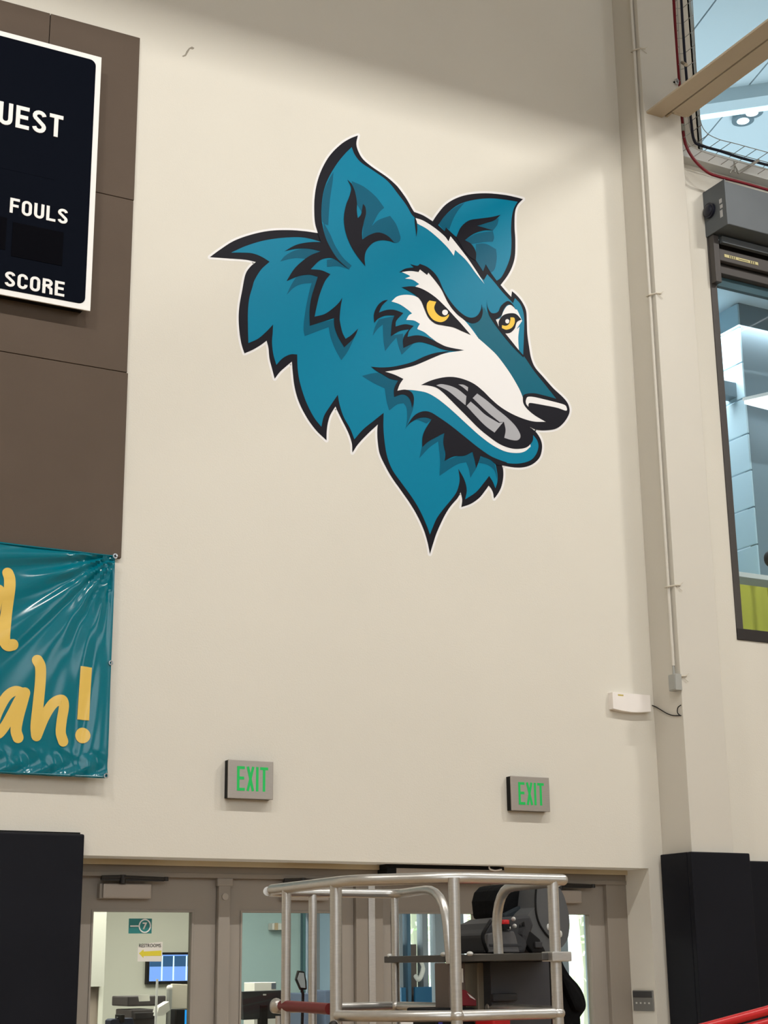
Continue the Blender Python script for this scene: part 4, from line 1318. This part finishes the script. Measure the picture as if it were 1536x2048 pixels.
MB().prism([onY(x, y, 2.3) for x, y in rim], (0, 0.03, 0)).build('mirror_frame', BLACK, tm, 0.004)
MB().prism([onY(x, y, 2.296) for x, y in ((599, 1945), (607.5, 1946), (610, 1962), (611, 1976), (602, 1975), (595, 1958))], (0, 0.004, 0)).build('mirror_glass', mat('mirror_grey', srgb(186, 188, 198), 0.3), tm)
a = onY(604, 1980, 2.31)
MB().tube([a, onY(606, 1988, 2.31), Vector((a.x, 2.31, CT))], 0.012, 8).build('stalk', BLACK, tm)
for i, (xa, xb, yt) in enumerate(((608, 621, 1986), (650, 662, 1980))):
    q = root('storage_bin', ['dull blue bin behind the six sided mirror', 'dull blue bin nearer the second door edge'][i], 'bin')
    B('bin_body', mat('bin_blue', srgb(92, 106, 128), 0.6), q, cx_(xa, 1990, 3.6), cx_(xb, 1990, 3.6), 3.6, 3.9, 0.0, cz(yt, 3.6, xa), 0.01)

area('lobby_lamp', (4.2, 2.8, 2.58), (4.2, 2.8, 0), 3.2, 1.6, 92, (1, 0.98, 0.9))
area('lobby_lamp', (9.0, 2.6, 2.58), (9.0, 2.6, 0), 3.2, 1.6, 30, (0.95, 1, 1))

# ------------------------------------------------------------------ outdoors beyond the storefront
s = B('ground_outside', PAVE, None, 2, 34, LY1 + 0.2, 40, -0.12, -0.02)
struct(s, 'pale sunlit pavement outside the lobby', 'ground')
LEAFT = bpy.data.materials.new('leaf_translucent')
LEAFT.use_nodes = True
nt = LEAFT.node_tree
pr_ = nt.nodes['Principled BSDF']
pr_.inputs['Base Color'].default_value = srgb(200, 226, 180)
pr_.inputs['Roughness'].default_value = 0.6
tl = nt.nodes.new('ShaderNodeBsdfTranslucent')
tl.inputs[0].default_value = srgb(224, 246, 200)
mixn = nt.nodes.new('ShaderNodeMixShader')
mixn.inputs[0].default_value = 0.6
nt.links.new(pr_.outputs[0], mixn.inputs[1])
nt.links.new(tl.outputs[0], mixn.inputs[2])
nt.links.new(mixn.outputs[0], nt.nodes['Material Output'].inputs[0])
trees = ((830, 15.5, 'slender pale tree outside behind the wide blue sign'), (880, 19, 'pale green tree outside right of the storefront door'), (945, 23, 'pale green tree outside past the third door'),
         (1170, 15.5, 'pale green tree outside past the end door'), (1225, 19.5, 'farther pale tree outside beyond the end door'))
for px, Y, lb in trees:
    tr_ = root('tree', lb, 'tree', 'trees outside the lobby')
    X = onY(px, 1900, Y).x
    MB().tube([(X, Y, -0.02), (X + 0.05, Y, 1.5), (X - 0.05, Y + 0.1, 3.2)], [0.12, 0.09, 0.05], 8).build('trunk', BARK, tr_)
    m = MB()
    for k in range(450):
        r = random.random() ** 0.5
        th, ph = random.uniform(0, 6.28), random.uniform(-1, 1)
        c_ = Vector((X + 1.1 * r * math.cos(th) * math.sqrt(1 - ph * ph), Y + 1.1 * r * math.sin(th) * math.sqrt(1 - ph * ph), 2.9 + 2.0 * r * ph))
        u_ = Vector((random.gauss(0, 1), random.gauss(0, 1), random.gauss(0, 1))).normalized() * 0.09
        v_ = u_.orthogonal().normalized() * 0.05
        b_ = len(m.v)
        m.v += [tuple(c_ - u_), tuple(c_ + v_), tuple(c_ + u_), tuple(c_ - v_)]
        m.f.append((b_, b_ + 1, b_ + 2, b_ + 3))
    cr = m.build('crown', LEAFT, tr_)
    cr['kind'] = 'stuff'
hd = root('hedge', 'low clipped hedge along the pavement outside the lobby', 'hedge')
m = MB()
for k in range(2600):
    c_ = Vector((random.uniform(8, 30), random.uniform(28.6, 29.4), random.uniform(0, 1.3)))
    u_ = Vector((random.gauss(0, 1), random.gauss(0, 1), random.gauss(0, 1))).normalized() * 0.12
    v_ = u_.orthogonal().normalized() * 0.08
    b_ = len(m.v)
    m.v += [tuple(c_ - u_), tuple(c_ + v_), tuple(c_ + u_), tuple(c_ - v_)]
    m.f.append((b_, b_ + 1, b_ + 2, b_ + 3))
cr = m.build('foliage', LEAFT, hd)
cr['kind'] = 'stuff'

# ------------------------------------------------------------------ aluminium lift basket
lk = root('personnel_lift', 'aluminium personnel lift basket parked before the gym doors', 'lift')
ZT, ZMID, RR = 1.822, 1.402, 0.0185


def arc(p0, pc, p1, n=6):
    p0, pc, p1 = Vector(p0), Vector(pc), Vector(p1)
    return [(p0 * (1 - t) ** 2 + pc * 2 * t * (1 - t) + p1 * t * t) for t in [k / n for k in range(n + 1)]]


L, Bk, Fr, Rt = 2.36, -3.225, -4.2, 3.03
top = [(L, -3.34, ZT)] + arc((L, -3.86, ZT), (L, -3.97, ZT), (L + 0.07, -4.02, ZT)) + arc((L + 0.15, -4.10, ZT), (L + 0.22, -4.2, ZT), (L + 0.33, -4.2, ZT)) + [(Rt, -4.19, ZT)]
m = MB().tube(top, RR, 16)
m.ball(top[0], RR, RR, RR).ball(top[-1], RR, RR, RR)
m.build('top_rail', ALU, lk, 0, True)
back = arc((L, -3.30, ZT - 0.004), (L + 0.02, Bk, ZT - 0.004), (L + 0.14, Bk, ZT - 0.004)) + arc((2.86, Bk, ZT - 0.004), (2.93, Bk, ZT - 0.004), (2.92, -3.30, ZT - 0.004)) + \
    arc((2.885, -3.52, ZT - 0.004), (2.87, -3.68, ZT - 0.004), (2.87, -3.70, ZT - 0.13)) + [(2.875, -3.71, 1.56)]
MB().tube(back, RR - 0.002, 16).build('top_rail', ALU, lk, 0, True)
hoop = [(Rt, -4.16, ZT - 0.004), (3.05, -3.95, ZT - 0.004)] + arc((3.055, -3.85, ZT - 0.004), (3.06, -3.74, ZT - 0.004), (3.06, -3.725, ZT - 0.13)) + [(3.065, -3.725, 1.56)]
hp = MB().tube(hoop, RR - 0.001, 16).build('gate_hoop', ALU, lk, 0, True)
for x, y, z0, r in ((L, -3.46, 0.5, 0.0165), (L + 0.005, -3.84, 0.5, 0.020), (2.575, Bk, 0.5, 0.0155), (2.915, Bk - 0.01, 0.5, 0.0145), (2.605, -4.2, 0.5, 0.0185), (2.99, -4.19, 0.5, 0.0185)):
    MB().tube([(x, y, z0), (x, y, ZT)], r, 14).build('post', ALU, lk, 0, True)
mid = [(L + 0.005, -3.85, ZMID)] + arc((L + 0.03, -3.95, ZMID), (L + 0.08, -4.05, ZMID), (L + 0.16, -4.13, ZMID)) + [(2.605, -4.2, ZMID), (2.99, -4.19, ZMID)]
MB().tube(mid, 0.0175, 14).build('mid_rail', ALU, lk, 0, True)
MB().tube([(L, -3.46, ZMID + 0.01), (L + 0.06, Bk, ZMID + 0.01), (2.575, Bk, ZMID + 0.01), (2.915, Bk - 0.01, ZMID + 0.01), (2.93, -3.62, ZMID + 0.01)], 0.0155, 14).build('mid_rail', ALU, lk, 0, True)
MB().tube([(2.99, -4.19, ZMID + 0.005), (3.03, -3.72, ZMID + 0.008)], 0.0165, 14).ball((3.03, -3.72, ZMID + 0.008), 0.022, 0.022, 0.022).build('mid_rail', ALU, lk, 0, True)
for p in ((2.575, Bk, ZMID + 0.01), (2.915, Bk - 0.01, ZMID + 0.01), (2.605, -4.2, ZMID), (2.99, -4.19, ZMID)):
    MB().ball(p, 0.024, 0.024, 0.02).build('weld_joint', ALU, lk, 0, True)
gb = MB().tube([(L, -3.43, ZMID + 0.025), (L + 0.002, -3.80, ZMID + 0.02)], 0.0185, 14).build('gate_bar', DRED, lk, 0, True)
m = MB().ball((L - 0.004, -3.39, ZMID + 0.024), 0.022, 0.03, 0.026).tube([(L, -3.36, ZMID + 0.02), (L, -3.47, ZMID + 0.02)], 0.012, 10)
m.tube([(L + 0.01, -3.38, ZMID - 0.01), (L + 0.01, -3.385, ZMID - 0.3)], 0.012, 8)
m.build('gate_latch', ALU, gb, 0, True)
m = MB().ball((L + 0.005, -3.865, ZMID - 0.06), 0.028, 0.028, 0.035).ball((L - 0.02, -3.87, ZMID - 0.03), 0.016, 0.016, 0.016).ball((L + 0.04, -3.88, ZMID - 0.055), 0.012, 0.012, 0.016)
m.build('pivot_bracket', DKMET, gb, 0, True)
# platform floor and base below the frame
B('platform_floor', DKMET, lk, L, Rt, Fr, Bk, 0.46, 0.5, 0.006)
B('chassis', RED, lk, L - 0.05, 3.75, Fr + 0.1, Bk - 0.05, 0.12, 0.44, 0.02)
for x in (L + 0.05, 3.6):
    for y in (Fr + 0.08, Bk - 0.03):
        MB().tube([(x, y - 0.03, 0.075), (x, y + 0.03, 0.075)], 0.075, 18).build('wheel', BLACK, lk, 0, True)
# tool tray
ty = 1.578
MB().prism([(2.89, -3.19, ty - 0.012), (2.93, -4.2, ty - 0.012), (3.01, -4.2, ty - 0.012), (3.20, -3.84, ty - 0.012), (3.34, -3.5, ty - 0.012), (3.34, -3.19, ty - 0.012)], (0, 0, 0.024)).build('tool_tray', mat('tray_grey', srgb(84, 82, 80), 0.45, metal=0.5), lk, 0.003)
B('tray_bracket', ALU, lk, 2.955, 3.03, -4.225, -4.16, ty - 0.016, ty + 0.015, 0.003)
for y in (-3.22, -3.62, -3.80):
    MB().ball((2.90, y, ty + 0.014), 0.012, 0.012, 0.008).build('tray_bolt', SILV, lk, 0, True)
# mast behind the tray


def mx(x, Y):
    return onY(x, 1960, Y).x


MY = -3.35
BRN = mat('mast_brown', srgb(104, 92, 84), 0.5, metal=0.3)
TAN = mat('mast_tan', srgb(140, 130, 112), 0.5, metal=0.3)
a0 = onY(898, 1960, -3.5).x
B('mast_section', BRN, lk, mx(898, -3.7), mx(931, -3.7), -3.70, -3.60, 0.44, ty - 0.015, 0.004)
B('mast_section', TAN, lk, mx(955, -3.7), mx(981, -3.7), -3.70, -3.55, 0.44, ty - 0.015, 0.004)
B('mast_cover', mat('cover_dark', srgb(58, 58, 62), 0.55), lk, mx(982, -3.75), mx(1100, -3.75), -3.75, -3.45, 0.44, ty - 0.0125, 0.004)
B('cover_step', GREYD, lk, mx(984, -3.77), mx(1034, -3.77), -3.775, -3.75, onY(1000, 2003, -3.77).z, onY(1000, 1987, -3.77).z, 0.008)
B('warning_label', PAPER, lk, mx(923, -3.71), mx(929, -3.71), -3.702, -3.70, onY(926, 1965, -3.7).z, onY(926, 1937, -3.7).z)
m = MB().prism([onY(x, y, -3.72) for x, y in ((922, 1979), (932, 1980), (953, 1999), (953, 2012), (922, 2012))], (0, 0.05, 0))
brk = m.build('red_bracket', mat('bracket_red', srgb(120, 16, 30), 0.35), lk, 0.003)
MB().prism([onY(x, y, -3.724) for x, y in ((935, 1986), (950, 1998), (951, 2000), (941, 1995))], (0, 0.004, 0)).build('bracket_slot', WHITE, brk)
B('foot_box', BLACK, lk, mx(868, -3.75), mx(948, -3.75), -3.75, -3.55, 0.5, onY(900, 2016, -3.75).z, 0.008)
d_ = B('decal_plate', WHITE, lk, mx(873, -4.0), mx(898, -4.0), -3.756, -3.751, onY(880, 2075, -3.75).z, onY(880, 2037, -3.75).z, 0.003)
B('decal_mark', mat('decal_blue', srgb(50, 50, 130), 0.5), d_, mx(876, -3.76), mx(884, -3.76), -3.7575, -3.756, onY(880, 2060, -3.75).z, onY(880, 2041, -3.75).z)
B('decal_mark', BLACK, d_, mx(886, -3.76), mx(896, -3.76), -3.7575, -3.756, onY(890, 2044, -3.75).z, onY(890, 2041, -3.75).z)
B('red_box', RED, lk, mx(984, -3.9), mx(1019, -3.9), -3.9, -3.78, 0.5, onY(1000, 2027, -3.9).z, 0.008)

# things on the tray
cbx = root('control_box', 'black lift control box with a red stop button on the tray', 'control box')
CB = -3.62


def bp3(x, y, Y):
    return onY(x, y, Y)


m = MB().prism([bp3(x, y, CB) for x, y in ((972, 1906), (963, 1870), (973, 1858), (980, 1846), (1000, 1836), (1060, 1830), (1068, 1850), (1050, 1906))], (0, 0.22, 0))
m.build('box_body', GREYD, cbx, 0.01)
m = MB().prism([bp3(x, y, CB - 0.02) for x, y in ((974, 1868), (1000, 1862), (1028, 1862), (1032, 1872), (1040, 1905), (974, 1905))], (0, 0.02, 0))
m.build('front_panel', mat('panel_grey', srgb(92, 90, 90), 0.5), cbx, 0.006)
B('panel_groove', GREYD, cbx, bp3(973, 1890, CB).x, bp3(1036, 1890, CB).x, CB - 0.024, CB - 0.02, bp3(980, 1893, CB).z, bp3(980, 1888, CB).z, 0.001)
a = bp3(1008, 1852, CB - 0.02)
MB().tube([a - Vector((0, 0, 0.012)), a + Vector((0, 0, 0.006))], 0.024, 16).build('button_base', BLACK, cbx, 0, True)
MB().tube([a + Vector((0, 0, 0.004)), a + Vector((0, 0, 0.022))], 0.02, 16).build('stop_button', mat('stop_red', srgb(200, 30, 34), 0.35), cbx, 0.004, True)
for x, y in ((1027, 1838), (1017, 1856), (1029, 1852)):
    MB().ball(bp3(x, y, CB - 0.03), 0.006, 0.012, 0.008).build('switch', SILV, cbx, 0, True)
MB().tube(smooth_path([bp3(981, 1842, CB - 0.01), bp3(972, 1856, CB - 0.03), bp3(965, 1872, CB - 0.03), bp3(969, 1890, CB - 0.03), bp3(975, 1904, CB - 0.01)]), 0.007, 8).build('side_strap', BLACK, cbx, 0, True)

bk = root('black_backpack', 'black soft bag with a curved grey shell and straps on the tray', 'bag')
SH = -3.60
m = MB().prism([bp3(x, y, SH + 0.12) for x, y in ((1000, 1836), (996, 1800), (1001, 1780), (1012, 1768), (1075, 1762), (1085, 1800), (1078, 1850), (1050, 1858), (1020, 1840))], (0, 0.2, 0))
m.build('bag_body', BCLOTH, bk, 0.03)
shell = outline('A ' + ' '.join('%f,%f%s' % ((x - 400) * 3.84, (y - 250) * 3.84, s) for x, y, s in
                ((1075, 1768, '*'), (1086, 1764, ''), (1106, 1768, ''), (1122, 1780, ''), (1133, 1808, ''), (1139, 1840, ''), (1137, 1872, ''), (1128, 1890, ''), (1120, 1897, '*'),
                 (1118, 1910, '*'), (1092, 1906, '*'), (1082, 1888, ''), (1060, 1870, ''), (1051, 1852, ''), (1056, 1830, ''), (1070, 1815, '*'))), 5)
MB().prism([bp3(p.x, p.y, SH) for p in shell], (0, 0.22, 0)).build('grey_shell', CHAR, bk, 0.022)
seam = smooth_path([bp3(x, y, SH - 0.002) for x, y in ((1073, 1770), (1071, 1800), (1073, 1828), (1080, 1850), (1092, 1868), (1102, 1878))])
MB().tube(seam, 0.004, 6).build('shell_seam', BLACK, bk, 0, True)
for x, y in ((1097, 1854), (1121, 1868)):
    MB().ball(bp3(x, y, SH - 0.001), 0.008, 0.004, 0.012).build('rivet', SILV, bk, 0, True)
m = MB().prism([bp3(x, y, SH - 0.02) for x, y in ((1036, 1846), (1050, 1838), (1054, 1856), (1080, 1878), (1092, 1906), (1066, 1906), (1046, 1880), (1032, 1868))], (0, 0.03, 0))
m.build('strap', BLACK, bk, 0.006)
B('buckle', GREYD, bk, bp3(1062, 1885, SH).x, bp3(1076, 1885, SH).x, SH - 0.03, SH - 0.02, bp3(1066, 1896, SH).z, bp3(1066, 1884, SH).z, 0.003)
m = MB().prism([bp3(x, y, SH + 0.1) for x, y in ((1008, 1828), (1040, 1812), (1072, 1806), (1072, 1830), (1050, 1832), (1010, 1838))], (0, 0.05, 0))
m.build('bag_lining', mat('lining_navy', srgb(30, 38, 44), 0.7), bk, 0.008)

jk = outline('A ' + ' '.join('%f,%f%s' % ((x - 400) * 3.84, (y - 250) * 3.84, s) for x, y, s in
             ((1098, 1912, '*'), (1120, 1908, '*'), (1128, 1930, ''), (1140, 1950, ''), (1156, 1968, ''), (1166, 1984, ''), (1172, 2004, ''), (1172, 2016, ''), (1168, 2024, ''), (1161, 2034, '*'),
              (1163, 2060, ''), (1170, 2110, '*'), (1086, 2110, '*'), (1086, 2040, ''), (1090, 1990, ''), (1094, 1950, ''))), 5)
o = MB().prism([bp3(p.x, p.y, -3.5) for p in jk], (0, 0.16, 0)).build('jacket_body', BCLOTH, None, 0.03)
jr = root('black_jacket', 'black cloth jacket hanging from the end of the grey tray', 'jacket')
o.parent = jr
MB().prism([bp3(x, y, -3.53) for x, y in ((1126, 1945), (1150, 1966), (1166, 1990), (1172, 2010), (1166, 2024), (1152, 2022), (1138, 1990), (1126, 1960))], (0, 0.06, 0)).build('sleeve', BCLOTH, jr, 0.02)
MB().tube([Vector((bp3(1112, 1911, -3.45).x, -3.45, ty + 0.012)), Vector((bp3(1112, 1911, -3.45).x, -3.45, ty - 0.1))], 0.012, 8).build('hanging_loop', BLACK, jr)

# ------------------------------------------------------------------ red rail at the right foot of the picture
rr_ = root('red_lift_rail', 'pair of sloping red steel rails at the foot of the dark column pad', 'rail')
RY = -2.6
p0, p1 = onY(1320, 2079, RY), onY(1660, 1987, RY)
MB().tube([p0, p1], 0.022, 14).build('upper_rail', RED, rr_, 0, True)
p2, p3 = onY(1340, 2098, RY), onY(1680, 2006, RY)
MB().tube([p2, p3], 0.022, 14).build('lower_rail', RED, rr_, 0, True)
p2, p3 = onY(1380, 2102, RY), onY(1700, 2018, RY)
MB().tube([p2, p3], 0.014, 14).build('lower_rail', mat('rail_pinkish', srgb(190, 150, 145), 0.4, metal=0.3), rr_, 0, True)
for t in (0.05, 0.95):
    q = p0.lerp(p1, t)
    MB().tube([(q.x, q.y, 0), (q.x, q.y, q.z)], 0.03, 12).build('post', RED, rr_, 0, True)
